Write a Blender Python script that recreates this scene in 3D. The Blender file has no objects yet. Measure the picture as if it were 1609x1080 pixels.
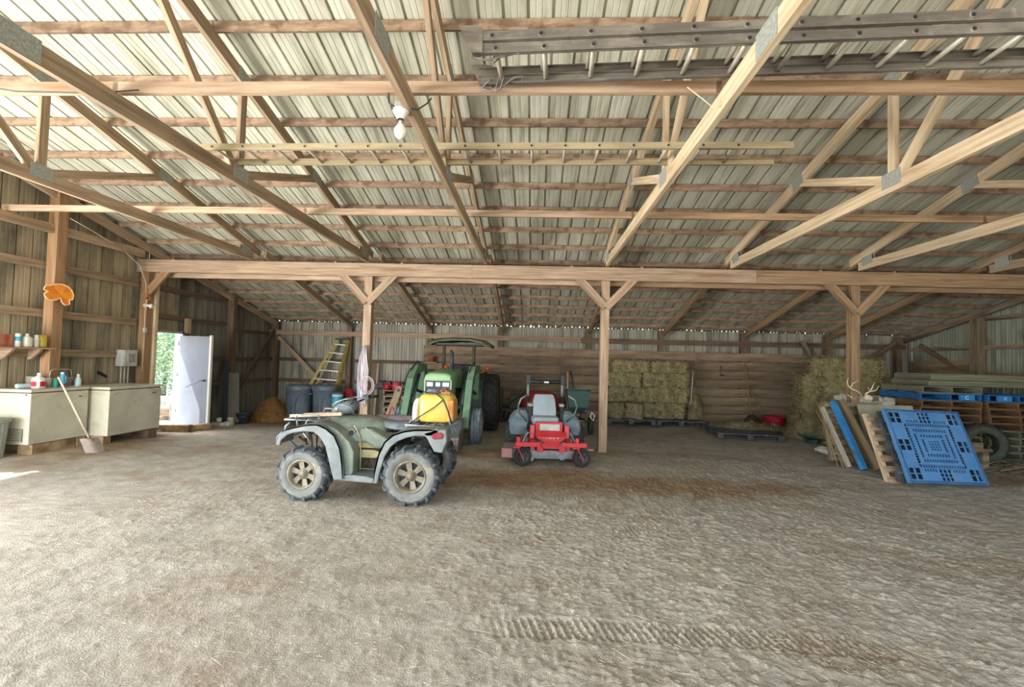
import bpy, bmesh, math, random
import numpy as np
from mathutils import Vector, Matrix, Quaternion, noise
random.seed(7); rng = np.random.default_rng(7)
R = math.radians; PI = math.pi
SC = bpy.context.scene
COL = SC.collection

# ------------------------------------------------------------ camera
F = 740.0
dY = Vector((36.5, -27, -F)).normalized()
dX = Vector((14720, -383, F)); dX = (dX - dX.dot(dY) * dY).normalized()
dZ = dX.cross(dY)
rot = Matrix((dX, dY, dZ))            # camera axes -> world
cam = bpy.data.cameras.new('camera'); co = bpy.data.objects.new('camera', cam); COL.objects.link(co)
cam.sensor_width = 36; cam.lens = F / 1609 * 36; cam.clip_start = .05; cam.clip_end = 400
co.matrix_world = Matrix.Translation((0, 0, 1.62)) @ rot.to_4x4()
SC.camera = co

# ------------------------------------------------------------ world, sun, exposure
w = bpy.data.worlds.new('sky'); SC.world = w; w.use_nodes = True
wn = w.node_tree; bg = wn.nodes['Background']
sky = wn.nodes.new('ShaderNodeTexSky'); sky.sky_type = 'NISHITA'; sky.sun_disc = False
sky.sun_elevation = R(58); sky.sun_rotation = R(-70); sky.air_density = 1.0; sky.dust_density = 3.0; sky.ozone_density = 1.0
wn.links.new(sky.outputs[0], bg.inputs[0]); bg.inputs[1].default_value = 0.6
sun = bpy.data.lights.new('sun', 'SUN'); so = bpy.data.objects.new('sun', sun); COL.objects.link(so)
sun.energy = 6.0; sun.angle = R(.6); sun.color = (1, .95, .86)
so.rotation_euler = Vector((.37, .36, -.86)).to_track_quat('-Z', 'Y').to_euler()
def area(name, loc, tgt, sx, sy, e, colr):
    l = bpy.data.lights.new(name, 'AREA'); l.shape = 'RECTANGLE'; l.size = sx; l.size_y = sy; l.energy = e; l.color = colr
    o = bpy.data.objects.new(name, l); COL.objects.link(o); o.location = loc
    o.rotation_euler = (Vector(tgt) - Vector(loc)).to_track_quat('-Z', 'Y').to_euler()
    return o
# added fill lamp in the open front, boosts daylight on floor and interior
area('front_fill', (-1, -4.4, 2.4), (2.5, 9, .2), 12, 2.4, 310, (1, .99, .985))
# added fill lamp at the unseen left opening, aimed up to brighten the roof
area('side_fill', (-7.8, 2.0, .9), (-2.5, 6, 5.0), 6.5, 2.0, 680, (1, .985, .965))
SC.view_settings.view_transform = 'Standard'; SC.view_settings.look = 'None'
SC.view_settings.gamma = 1; SC.view_settings.use_curve_mapping = False
SC.view_settings.exposure = 0.86
SC.cycles.use_denoising = True
SC.cycles.max_bounces = 10; SC.cycles.diffuse_bounces = 6

# ------------------------------------------------------------ ground height
def ss(a, b, x):
    t = min(1, max(0, (x - a) / (b - a))); return t * t * (3 - 2 * t)
def gz(x, y):
    z = .10 * ss(5.6, 7.0, -x) * (1 - ss(7.6, 9.6, y))
    z += -.17 * ss(2.5, 6.5, -x) * ss(9.8, 12.4, y)
    z += .10 * ss(1.5, 6, x) * ss(9.8, 12.6, y)
    return z

# ------------------------------------------------------------ materials
MATS = {}
def mat(name, c1, c2=None, rough=.7, metal=0, scale=(4, 4, 4), detail=4, bump=0, bscale=None, c3=None, s3=1.2, t3=(.5, .65), vary=0, spec=None, ramp=(.35, .65), emis=None, trans=0, alpha=None, dist=0.3, c4=None, s4=60, t4=(.62, .7)):
    if name in MATS: return MATS[name]
    m = bpy.data.materials.new(name); m.use_nodes = True
    N = m.node_tree.nodes; Lk = m.node_tree.links; b = N['Principled BSDF']
    b.inputs['Roughness'].default_value = rough; b.inputs['Metallic'].default_value = metal
    if spec is not None: b.inputs['Specular IOR Level'].default_value = spec
    if trans: b.inputs['Transmission Weight'].default_value = trans
    if alpha is not None: b.inputs['Alpha'].default_value = alpha
    tc = N.new('ShaderNodeTexCoord')
    def nz(sc, det=4, ds=dist):
        mp = N.new('ShaderNodeMapping'); Lk.new(tc.outputs['Object'], mp.inputs[0])
        mp.inputs['Scale'].default_value = sc if hasattr(sc, '__len__') else (sc, sc, sc)
        n = N.new('ShaderNodeTexNoise'); n.inputs['Scale'].default_value = 1; n.inputs['Detail'].default_value = det
        n.inputs['Roughness'].default_value = .6; n.inputs['Distortion'].default_value = ds
        Lk.new(mp.outputs[0], n.inputs[0])
        return n.outputs[0], mp
    def rmp(src, a, bb):
        r = N.new('ShaderNodeMapRange'); r.inputs[1].default_value = a; r.inputs[2].default_value = bb; Lk.new(src, r.inputs[0]); return r.outputs[0]
    def mix(f, a, bb):
        mx = N.new('ShaderNodeMix'); mx.data_type = 'RGBA'
        Lk.new(f, mx.inputs[0])
        for s, v in ((6, a), (7, bb)):
            if isinstance(v, tuple): mx.inputs[s].default_value = (*v, 1)
            else: Lk.new(v, mx.inputs[s])
        return mx.outputs[2]
    cur = None
    if c2 is not None:
        f, mp0 = nz(scale, detail); cur = mix(rmp(f, *ramp), c1, c2)
    if c3 is not None:
        f, _ = nz(s3, 5); cur = mix(rmp(f, *t3), cur if cur is not None else c1, c3)
    if c4 is not None:
        f, _ = nz(s4, 3); cur = mix(rmp(f, *t4), cur if cur is not None else c1, c4)
    if vary:
        oi = N.new('ShaderNodeObjectInfo'); r = N.new('ShaderNodeMapRange'); Lk.new(oi.outputs['Random'], r.inputs[0])
        r.inputs[3].default_value = 1 - vary; r.inputs[4].default_value = 1 + vary * .6
        hs = N.new('ShaderNodeHueSaturation'); Lk.new(r.outputs[0], hs.inputs['Value'])
        if cur is None: hs.inputs['Color'].default_value = (*c1, 1)
        else: Lk.new(cur, hs.inputs['Color'])
        cur = hs.outputs[0]
    if cur is None: b.inputs['Base Color'].default_value = (*c1, 1)
    else: Lk.new(cur, b.inputs['Base Color'])
    if bump:
        f, _ = nz(bscale if bscale is not None else scale, 6)
        bp = N.new('ShaderNodeBump'); bp.inputs['Strength'].default_value = bump; bp.inputs['Distance'].default_value = .01
        Lk.new(f, bp.inputs['Height']); Lk.new(bp.outputs[0], b.inputs['Normal'])
    if emis: b.inputs['Emission Color'].default_value = (*emis[:3], 1); b.inputs['Emission Strength'].default_value = emis[3]
    MATS[name] = m
    return m
def hx(h, k=1.0):
    v = [int(h[i:i + 2], 16) / 255 for i in (0, 2, 4)]
    return tuple(k * (c / 12.92 if c <= .04045 else ((c + .055) / 1.055) ** 2.4) for c in v)
G = (1.5, 28, 28)   # grain runs along local x
wood = mat('wood_lumber', hx('b8a087'), hx('8f7860'), .8, scale=G, bump=.15, vary=.15, c3=hx('8a6a4c'), s3=(.8, 9, 9), t3=(.55, .75))
woodl = mat('wood_pale', hx('d6c2a2'), hx('b39d7e'), .8, scale=G, bump=.15, vary=.1, c3=hx('a88662'), s3=(.8, 9, 9), t3=(.58, .8))
woodt = mat('wood_truss', hx('ad977c'), hx('87735b'), .8, scale=G, bump=.15, vary=.12, c3=hx('7a654e'), s3=(.8, 9, 9), t3=(.55, .75))
woodd = mat('wood_dark', hx('7c6754'), hx('5c4a3a'), .85, scale=G, bump=.2, vary=.2, c3=hx('46382c'), s3=(.8, 9, 9), t3=(.52, .75))
woodp = mat('wood_purlin', hx('99826a'), hx('6f5b49'), .85, scale=(5, 20, 20), bump=.15, vary=.15, c3=hx('5e442f'), s3=(6, 6, 6), t3=(.5, .7))
woodo = mat('wood_orange', hx('a98762'), hx('87674a'), .7, scale=G, bump=.15, vary=.08, c3=hx('8a5a32'), s3=(.8, 8, 8), t3=(.58, .8))
plank = mat('wood_plank', hx('a08a6f'), hx('766350'), .85, scale=(1.2, 14, 14), bump=.2, vary=.26, c3=hx('634a36'), s3=(.7, 2.5, 2.5), t3=(.48, .72))
woodm = mat('wood_brown', hx('a88d6d'), hx('84694e'), .8, scale=G, bump=.15, vary=.12, c3=hx('6b543e'), s3=(.8, 9, 9), t3=(.55, .75))  # darker copy of the lumber for right-hand timbers, shade put into its colour
woodg = mat('wood_grey', hx('9a8a74'), hx('75664f'), .9, scale=G, bump=.25, vary=.18, c3=hx('5c5040'), s3=(1, 6, 6))
galv = mat('galvanised_plate', hx('a9ada6'), hx('868b84'), .6, .15, scale=(60, 60, 60), bump=.6, bscale=(90, 90, 90))
roofm = mat('roof_sheet_metal', hx('c9c9b9'), hx('a8a895'), .6, .0, scale=(3, .5, 3), bump=.05, c3=hx('7c7c64'), s3=(9, .8, 9), t3=(.5, .72), vary=.06)
wallb = mat('wall_sheet_grey', hx('aba898'), hx('8b887a'), .6, .0, scale=(8, 8, .8), c3=hx('6d6d60'), s3=(3, 3, .5), vary=.06)
walld = mat('wall_sheet_dark', hx('8f8a7b'), hx('726e61'), .6, .0, scale=(8, 8, .8), c3=hx('55534a'), s3=(3, 3, .5), vary=.06)
walll = mat('wall_sheet_tan', hx('aea186'), hx('8a8069'), .6, .0, scale=(8, 8, .8), c3=hx('5c5748'), s3=(2.5, 2.5, .8), vary=.06, t3=(.48, .7))
wallr = mat('wall_sheet_green', hx('9aa090'), hx('7d8474'), .6, .0, scale=(8, 8, .8), c3=hx('5f6657'), s3=(2.5, 2.5, .8), vary=.06)

# ------------------------------------------------------------ mesh helpers
class MB:
    def __init__(s): s.v = []; s.f = []; s.sm = []; s.mi = []; s.cur = 0
    def add(s, vs, fs, smooth=False):
        o = len(s.v); s.v.extend([tuple(map(float, v)) for v in vs])
        for f in fs: s.f.append(tuple(i + o for i in f)); s.sm.append(smooth); s.mi.append(s.cur)
        return s
    def box(s, c, d, rot=None, taper=None):
        a, b, h = d[0] / 2, d[1] / 2, d[2] / 2
        vs = [Vector((x * a, y * b, z * h)) for z in (-1, 1) for y in (-1, 1) for x in (-1, 1)]
        if taper: vs = [Vector((v.x * (taper if v.z > 0 else 1), v.y * (taper if v.z > 0 else 1), v.z)) for v in vs]
        if rot is not None:
            M = rot if isinstance(rot, Matrix) else Matrix.Rotation(rot[2], 3, 'Z') @ Matrix.Rotation(rot[1], 3, 'Y') @ Matrix.Rotation(rot[0], 3, 'X')
            vs = [M @ v for v in vs]
        c = Vector(c)
        return s.add([v + c for v in vs], [(0, 2, 3, 1), (4, 5, 7, 6), (0, 1, 5, 4), (2, 6, 7, 3), (0, 4, 6, 2), (1, 3, 7, 5)])
    def bb(s, x0, x1, y0, y1, z0, z1): return s.box(((x0 + x1) / 2, (y0 + y1) / 2, (z0 + z1) / 2), (abs(x1 - x0), abs(y1 - y0), abs(z1 - z0)))
    def beam(s, p0, p1, wd, h, up=(0, 0, 1)):
        p0, p1 = Vector(p0), Vector(p1); d = (p1 - p0); x = d.normalized(); u = Vector(up)
        y = u.cross(x); y = y.normalized() if y.length > 1e-5 else Vector((0, 1, 0)); z = x.cross(y)
        return s.box((p0 + p1) / 2, (d.length, wd, h), Matrix((x, y, z)).transposed())
    def ring(s, c, ax, r, n, ry=None, ph=0):
        ax = Vector(ax).normalized(); t = Vector((0, 0, 1)) if abs(ax.z) < .9 else Vector((1, 0, 0))
        u = ax.cross(t).normalized(); v = ax.cross(u); ry = r if ry is None else ry
        return [Vector(c) + u * r * math.cos(2 * PI * i / n + ph) + v * ry * math.sin(2 * PI * i / n + ph) for i in range(n)]
    def cyl(s, p0, p1, r0, r1=None, n=12, caps=True, smooth=True):
        p0, p1 = Vector(p0), Vector(p1); r1 = r0 if r1 is None else r1; ax = p1 - p0
        a = s.ring(p0, ax, r0, n); b = s.ring(p1, ax, r1, n)
        s.add(a + b, [(i, (i + 1) % n, n + (i + 1) % n, n + i) for i in range(n)], smooth)
        if caps:
            s.add(a, [tuple(range(n))[::-1]]); s.add(b, [tuple(range(n))])
        return s
    def tube(s, pts, r, n=6, closed=False, smooth=True, rz=None):
        pts = [Vector(p) for p in pts]; m = len(pts); rs = r if hasattr(r, '__len__') else [r] * m
        o = []; prev = None
        for i, p in enumerate(pts):
            a = pts[(i - 1) % m] if (i > 0 or closed) else p; b = pts[(i + 1) % m] if (i < m - 1 or closed) else p
            ax = (b - a).normalized()
            if prev is None:
                t = Vector((0, 0, 1)) if abs(ax.z) < .9 else Vector((1, 0, 0)); u = ax.cross(t).normalized()
            else: u = (prev - ax * prev.dot(ax)).normalized()
            prev = u; v = ax.cross(u)
            o += [p + u * rs[i] * math.cos(2 * PI * k / n) + v * rs[i] * math.sin(2 * PI * k / n) for k in range(n)]
        fs = []
        for i in range(m if closed else m - 1):
            j = (i + 1) % m
            fs += [(i * n + k, i * n + (k + 1) % n, j * n + (k + 1) % n, j * n + k) for k in range(n)]
        s.add(o, fs, smooth)
        if not closed: s.add(o[:n], [tuple(range(n))[::-1]]); s.add(o[-n:], [tuple(range(n))])
        return s
    def lathe(s, prof, c=(0, 0, 0), ax=(0, 0, 1), n=24, smooth=True, a0=0, a1=2 * PI):
        ax = Vector(ax).normalized(); t = Vector((0, 0, 1)) if abs(ax.z) < .9 else Vector((1, 0, 0))
        u = ax.cross(t).normalized(); v = ax.cross(u); c = Vector(c); full = abs(a1 - a0 - 2 * PI) < 1e-6; nn = n if full else n + 1
        o = []
        for r, h in prof:
            for i in range(nn):
                a = a0 + (a1 - a0) * i / n; o.append(c + ax * h + (u * math.cos(a) + v * math.sin(a)) * r)
        fs = []
        for j in range(len(prof) - 1):
            for i in range(n):
                k = (i + 1) % nn; fs.append((j * nn + i, j * nn + k, (j + 1) * nn + k, (j + 1) * nn + i))
        return s.add(o, fs, smooth)
    def prism(s, poly, a0, a1, plane='xz', smooth=False):
        # polygon in a plane, extruded along the third axis from a0 to a1
        def P(p, a): return {'xz': (p[0], a, p[1]), 'xy': (p[0], p[1], a), 'yz': (a, p[0], p[1])}[plane]
        n = len(poly); s.add([P(p, a0) for p in poly] + [P(p, a1) for p in poly], [(i, (i + 1) % n, n + (i + 1) % n, n + i) for i in range(n)], smooth)
        s.add([P(p, a0) for p in poly], [tuple(range(n))[::-1]]); s.add([P(p, a1) for p in poly], [tuple(range(n))]); return s
    def strip(s, outer, inner, a0, a1, plane='xz'):
        # closed band between two equally long polylines, extruded: an arch
        return s.prism(list(outer) + list(inner)[::-1], a0, a1, plane)
    def loft(s, rings, smooth=True, caps=True, closed=True):
        n = len(rings[0]); o = [p for r in rings for p in r]; fs = []
        for j in range(len(rings) - 1):
            for i in range(n if closed else n - 1):
                k = (i + 1) % n; fs.append((j * n + i, j * n + k, (j + 1) * n + k, (j + 1) * n + i))
        s.add(o, fs, smooth)
        if caps: s.add(rings[0], [tuple(range(n))[::-1]]); s.add(rings[-1], [tuple(range(n))])
        return s
    def grid(s, fn, nu, nv, smooth=True):
        o = [fn(i / nu, j / nv) for j in range(nv + 1) for i in range(nu + 1)]
        return s.add(o, [(j * (nu + 1) + i, j * (nu + 1) + i + 1, (j + 1) * (nu + 1) + i + 1, (j + 1) * (nu + 1) + i) for j in range(nv) for i in range(nu)], smooth)
    def mesh(s, name, mats):
        me = bpy.data.meshes.new(name); me.from_pydata(s.v, [], s.f)
        for m in (mats if isinstance(mats, (list, tuple)) else [mats]): me.materials.append(m)
        me.polygons.foreach_set('use_smooth', s.sm); me.polygons.foreach_set('material_index', s.mi)
        bm = bmesh.new(); bm.from_mesh(me); bmesh.ops.remove_doubles(bm, verts=bm.verts, dist=1e-5)
        bmesh.ops.recalc_face_normals(bm, faces=bm.faces); bm.to_mesh(me); bm.free(); me.update()
        return me
    def obj(s, name, mats, parent=None, bevel=0, sub=0, loc=None, rot=None, label=None, seg=2, kind=None):
        return put(s.mesh(name, mats), name, parent, bevel, sub, loc, rot, label, seg, kind)
def put(me, name, parent=None, bevel=0, sub=0, loc=None, rot=None, label=None, seg=2, kind=None):
    o = bpy.data.objects.new(name, me); COL.objects.link(o)
    if parent: o.parent = parent
    if loc is not None: o.location = loc
    if rot is not None: o.rotation_euler = rot
    if bevel:
        b = o.modifiers.new('bevel', 'BEVEL'); b.width = bevel; b.segments = seg; b.limit_method = 'ANGLE'; b.angle_limit = R(35)
    if sub:
        b = o.modifiers.new('subsurf', 'SUBSURF'); b.levels = sub; b.render_levels = sub
    if label: o['label'] = label
    if kind: o['kind'] = kind
    return o
def tag(o, label, cat, group=None, kind=None):
    o['label'] = label; o['category'] = cat
    if group: o['group'] = group
    if kind: o['kind'] = kind
    return o
def thing(name, label, cat, loc=(0, 0, 0), rz=0, group=None, kind=None):
    o = bpy.data.objects.new(name, None); COL.objects.link(o); o.location = loc; o.rotation_euler = (0, 0, rz); o.empty_display_size = .1
    if label: tag(o, label, cat, group, kind)
    elif kind: o['kind'] = kind
    return o
def dup(root, loc=None, rz=None, label=None, group=None):
    r = root.copy(); COL.objects.link(r)
    if loc is not None: r.location = loc
    if rz is not None: r.rotation_euler = (0, 0, rz)
    if label: r['label'] = label
    if group: r['group'] = group
    for ch in list(root.children):
        c = ch.copy(); COL.objects.link(c); c.parent = r
        for g in ch.children:
            d = g.copy(); COL.objects.link(d); d.parent = c
    return r
BOXES = {}
def lumber(name, p0, p1, wd, h, m, parent=None, up=(0, 0, 1), bevel=0, label=None):
    """a board as one object whose local x runs along its length"""
    p0, p1 = Vector(p0), Vector(p1); d = p1 - p0; L = d.length; x = d.normalized(); u = Vector(up)
    y = u.cross(x); y = y.normalized() if y.length > 1e-5 else Vector((0, 1, 0)); z = x.cross(y)
    key = (round(L, 3), round(wd, 3), round(h, 3), m.name)
    if key not in BOXES:
        b = MB(); b.box((0, 0, 0), (L, wd, h)); BOXES[key] = b.mesh(name, m)
    o = put(BOXES[key], name, parent, bevel, label=label)
    M = Matrix((x, y, z)).transposed().to_4x4(); M.translation = (p0 + p1) / 2
    o.matrix_local = M
    return o
def ruffle(me, amp, sc, seed=0, keep=None):
    off = Vector((seed * 7.3, seed * 3.1, seed * 5.7))
    for v in me.vertices:
        if keep and keep(v.co): continue
        v.co += noise.noise_vector(v.co * sc + off) * amp
    me.update()
    return me
def join_text(body, size, m, name, parent, loc, rot, extrude=.001, label=None):
    cu = bpy.data.curves.new(name, 'FONT'); cu.body = body; cu.size = size; cu.extrude = extrude; cu.align_x = 'CENTER'; cu.align_y = 'CENTER'
    t = bpy.data.objects.new('tmp', cu); COL.objects.link(t)
    dg = bpy.context.evaluated_depsgraph_get(); me = bpy.data.meshes.new_from_object(t.evaluated_get(dg)); bpy.data.objects.remove(t)
    me.name = name; me.materials.clear(); me.materials.append(m)
    return put(me, name, parent, loc=loc, rot=rot, label=label)
# ============================================================ STRUCTURE
XL, XR, YB = -7.62, 10.2, 13.3
def zr(y): return 2.60 + .24 * (YB - y)      # underside of the roof sheets
RY = 2.0                                      # ridge
# ---- floor
def fbm(x, y, sc, seed=0, oct=4):
    v = 0; a = 1
    for k in range(oct):
        v += a * noise.noise(Vector((x * sc + seed, y * sc - seed, seed * 1.7 + k))); a *= .5; sc *= 2.1
    return v
def vnoise(X, Y, sc, seed):
    """vectorised value noise"""
    x = X * sc + seed * 13.7; y = Y * sc + seed * 5.3
    xi = np.floor(x).astype(np.int64); yi = np.floor(y).astype(np.int64); fx = x - xi; fy = y - yi
    def h(a, b):
        n = (a * 374761393 + b * 668265263 + seed * 2147483) & 0xffffffff
        n = ((n ^ (n >> 13)) * 1274126177) & 0xffffffff
        return ((n ^ (n >> 16)) & 0xffff) / 65535.0
    fx = fx * fx * (3 - 2 * fx); fy = fy * fy * (3 - 2 * fy)
    return (h(xi, yi) * (1 - fx) + h(xi + 1, yi) * fx) * (1 - fy) + (h(xi, yi + 1) * (1 - fx) + h(xi + 1, yi + 1) * fx) * fy - .5
def npss(a, b, x):
    t = np.clip((x - a) / (b - a), 0, 1); return t * t * (3 - 2 * t)
def floor_height(X, Y):
    z = .10 * npss(5.6, 7.0, -X) * (1 - npss(7.6, 9.6, Y)) - .17 * npss(2.5, 6.5, -X) * npss(9.8, 12.4, Y) + .10 * npss(1.5, 6, X) * npss(9.8, 12.6, Y)
    c, s_ = math.cos(R(35)), math.sin(R(35))
    U = X * c + Y * s_; V = -X * s_ + Y * c
    amp = .55 + .9 * npss(-1.2, 1.0, X) * (1 - npss(7.5, 9, Y))
    amp *= 1 - .55 * npss(8, 9.5, Y)
    d = .018 * vnoise(X, Y, 1.6, 1) + amp * (.006 * vnoise(X, Y, 5, 2) + .006 * vnoise(U, V, 13, 3) + .013 * np.maximum(0, vnoise(X, Y, 26, 4) - .08) + .020 * np.maximum(0, vnoise(V, U, 41, 5) - .12) - .018 * np.maximum(0, vnoise(U, V, 33, 7) - .22) + .004 * vnoise(X, Y, 75, 6))
    # tyre tread prints: an arc swinging round in front of the mower, and a straight pass
    def track(dist, along, wd, dep):
        m_ = (1 - npss(wd * .8, wd, np.abs(dist)))
        lug = np.clip(1.6 * np.sin(2 * PI * (along + .25 * dist) / .048), -1, 1)
        return m_ * (dep * .5 * lug - dep * .5)
    cx, cy, r0 = 1.5, 6.3, 0
    rr = np.hypot(X - .2, Y - 6.6); an = np.arctan2(Y - 6.6, X - .2)
    t1 = track(rr - 2.05, an * 2.05, .15, .011) * npss(-1.35, -1.1, an) * (1 - npss(.1, .5, an))
    t2 = track(Y - (2.93 + .02 * np.sin(X * 2)), X, .12, .016) * npss(-.35, .05, X) * (1 - npss(1.7, 2.4, X))
    t3 = track(rr - .98, an * .98, .06, .008) * npss(-2.3, -2.0, an) * (1 - npss(-.2, 0, an))
    return z + d + t1 + t2 + t3
def floor_mesh():
    ys = np.concatenate([np.arange(-5, 1.7, .12), np.arange(1.7, 5.2, .0125), np.arange(5.2, 8.0, .03), np.arange(8.0, 13.5, .06)])
    xs = np.concatenate([np.arange(-9.0, -4.2, .045), np.arange(-4.2, 4.4, .0125), np.arange(4.4, 10.6, .045)])
    X, Y = np.meshgrid(xs, ys); Z = floor_height(X, Y); ny, nx = X.shape
    co_ = np.stack([X, Y, Z], -1).reshape(-1, 3)
    idx = np.arange(nx * ny).reshape(ny, nx)
    q = np.stack([idx[:-1, :-1], idx[:-1, 1:], idx[1:, 1:], idx[1:, :-1]], -1).reshape(-1, 4)
    me = bpy.data.meshes.new('floor'); me.vertices.add(len(co_)); me.vertices.foreach_set('co', co_.ravel())
    me.loops.add(q.size); me.loops.foreach_set('vertex_index', q.ravel()); me.polygons.add(len(q))
    me.polygons.foreach_set('loop_start', np.arange(0, q.size, 4)); me.polygons.foreach_set('loop_total', np.full(len(q), 4))
    me.polygons.foreach_set('use_smooth', np.ones(len(q), bool)); me.update(calc_edges=True); me.validate()
    # brownish shade painted into the floor colour: soft shapes broken up by noise
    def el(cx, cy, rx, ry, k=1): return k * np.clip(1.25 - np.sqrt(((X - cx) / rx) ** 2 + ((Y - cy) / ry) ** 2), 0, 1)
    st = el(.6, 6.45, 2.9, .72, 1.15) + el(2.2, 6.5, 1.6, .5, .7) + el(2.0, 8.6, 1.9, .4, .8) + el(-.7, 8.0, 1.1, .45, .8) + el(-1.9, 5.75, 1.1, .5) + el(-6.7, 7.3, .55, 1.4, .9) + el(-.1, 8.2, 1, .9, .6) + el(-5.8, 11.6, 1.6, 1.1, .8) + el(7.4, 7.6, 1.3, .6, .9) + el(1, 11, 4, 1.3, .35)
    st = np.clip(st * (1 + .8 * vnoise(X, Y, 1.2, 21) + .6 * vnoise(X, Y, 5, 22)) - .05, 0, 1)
    at = me.attributes.new('floor_shade', 'FLOAT', 'POINT'); at.data.foreach_set('value', st.ravel())
    return me
dirt = mat('dirt_floor', hx('bdb6a9'), hx('a39c8f'), 1.0, scale=(5, 5, 5), bump=1.0, bscale=(95, 85, 80), dist=.1, c3=hx('94806a'), s3=(.8, 1.1, 1), t3=(.50, .78), c4=hx('d8ccb4'), s4=(90, 55, 90), spec=.1)
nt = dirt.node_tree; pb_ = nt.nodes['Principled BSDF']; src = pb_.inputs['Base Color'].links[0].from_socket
an_ = nt.nodes.new('ShaderNodeAttribute'); an_.attribute_name = 'floor_shade'
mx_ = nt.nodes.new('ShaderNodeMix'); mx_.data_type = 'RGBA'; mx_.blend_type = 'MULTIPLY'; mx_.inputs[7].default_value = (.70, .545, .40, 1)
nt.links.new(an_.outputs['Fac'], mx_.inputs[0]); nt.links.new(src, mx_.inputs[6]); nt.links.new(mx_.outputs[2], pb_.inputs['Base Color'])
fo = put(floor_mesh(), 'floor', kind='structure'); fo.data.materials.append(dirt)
# rusty brown shade is painted on the floor under and around the machines
gm = mat('outdoor_gravel', hx('b9b09c'), hx('a79d88'), 1, scale=(2, 2, 2))
b = MB(); b.bb(-60, -9.0, -40, 40, -.2, .02); b.obj('ground', gm, kind='structure')
b = MB(); b.bb(-9.0, 60, -40, -5, -.2, .02); b.obj('ground', gm, kind='structure')
b = MB(); b.bb(-9.0, 60, 13.4, 40, -.5, -.25); b.obj('ground', gm, kind='structure')

# ---- ribbed sheets
def profile(wd, mn=.010, mj=.028):
    pts = []; n = round(wd / .2286)
    for k in range(n):
        x = k * .2286
        pts += [(x, 0), (x + .018, 0), (x + .020, mj), (x + .044, mj), (x + .046, 0)]
        for q in (.105, .165): pts += [(x + q - .007, 0), (x + q, mn), (x + q + .007, 0)]
    pts.append((wd, 0)); return pts
PW = .9144
def sheet_mesh(name, L, m):
    b = MB(); pr = profile(PW, .005, .036); n = len(pr)
    b.add([(x, 0, h) for x, h in pr] + [(x, L, h) for x, h in pr], [(i, i + 1, n + i + 1, n + i) for i in range(n - 1)])
    return b.mesh(name, m)
ceiling = thing('ceiling', None, None, kind='structure')
sl = math.atan(.24)
Lr = (YB + .06 - RY) / math.cos(sl)
rs = sheet_mesh('roof_panel', Lr, roofm); rs2 = sheet_mesh('roof_panel', 6.6, roofm)
nx_ = int((XR - XL + .3) / PW) + 1
for k in range(nx_):
    x = XL - .1 + k * PW
    put(rs, 'roof_panel', ceiling, loc=(x, RY, zr(RY)), rot=(-sl, 0, 0))
    put(rs2, 'roof_panel', ceiling, loc=(x, RY - 6.6 * math.cos(sl), zr(RY) - 6.6 * math.sin(sl)), rot=(sl, 0, 0))
# purlins (2x4 on edge), row by row from the eave to the ridge
PY = [12.86 - .615 * i for i in range(18)]
for y in PY:
    xs_ = [XL - .05, -3.15, 1.25, 5.65, XR]
    for a, c in zip(xs_[:-1], xs_[1:]):
        zz = zr(y) - .047; jit = random.uniform(-.006, .006)
        lumber('purlin', (a, y + jit, zz), (c, y + jit, zz), .04, .09, woodp, ceiling, up=(0, -math.sin(sl), math.cos(sl)))
for y in (1.4, .6, -.4, -1.4, -2.4, -3.4):
    zz = zr(RY) - .24 * (RY - y) - .05
    lumber('purlin', (XL, y, zz), (XR, y, zz), .04, .09, woodp, ceiling)

# ---- walls
def wall(name, m, p0, dirv, length, top, n0=0, z0=-.35, gaps=()):
    """a row of upright ribbed sheets; top(s) gives the height; gaps = [(s0,s1,z0,z1)] openings"""
    root = thing(name, None, None, kind='structure'); d = Vector(dirv).normalized(); nrm = Vector((d.y, -d.x, 0)); k = 0; s_ = 0
    while s_ < length - 1e-3:
        wd = min(PW, length - s_); pr = [p for p in profile(PW) if p[0] <= wd + 1e-6]
        pieces = [(z0, None)]
        for g in gaps:
            if s_ + wd / 2 > g[0] and s_ + wd / 2 < g[1]: pieces = [(g[3], None)] + ([(z0, g[2])] if g[2] > z0 else [])
        for za, zb in pieces:
            b = MB(); n = len(pr); lo = []; hi = []
            for x, h in pr:
                q = Vector(p0) + d * (s_ + x) + nrm * (-h)
                lo.append((q.x, q.y, za)); hi.append((q.x, q.y, top(s_ + x) if zb is None else zb))
            b.add(lo + hi, [(i, i + 1, n + i + 1, n + i) for i in range(n - 1)]); b.obj('wall_panel', m, root)
        s_ += wd
    return root
wb = wall('wall_back', wallb, (XL - .12, YB + .03, 0), (1, 0, 0), XR - XL + .24, lambda s: zr(YB) - .035)
# left wall starts behind the big side opening
wl_y0 = 4.4
class _: pass
wl = wall('wall_left', walll, (XL - .03, wl_y0, 0), (0, 1, 0), 8.86 - wl_y0, lambda s: zr(wl_y0 + s) - .01)
wl4 = wall('wall_left', walll, (XL - .03, -4, 0), (0, 1, 0), 8.4, lambda s: zr(max(RY, s - 4)) - .24 * max(0, RY - (s - 4)) - .01, z0=3.3)
wl2 = wall('wall_left', walll, (XL - .03, 8.86, 0), (0, 1, 0), .85, lambda s: zr(8.86 + s) - .01, z0=2.02)
wl3 = wall('wall_left', walld, (XL - .03, 9.7, 0), (0, 1, 0), YB - 9.7 + .16, lambda s: zr(9.7 + s) - .01)
for o_ in (wl2, wl3, wl4):
    for c in list(o_.children): c.parent = wl
    bpy.data.objects.remove(o_)
wr = wall('wall_right', wallr, (XR + .03, -2, 0), (0, 1, 0), YB + 2.03, lambda s: zr(max(RY, -2 + s)) - .24 * max(0, RY - (s - 2)) - .01)
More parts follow.
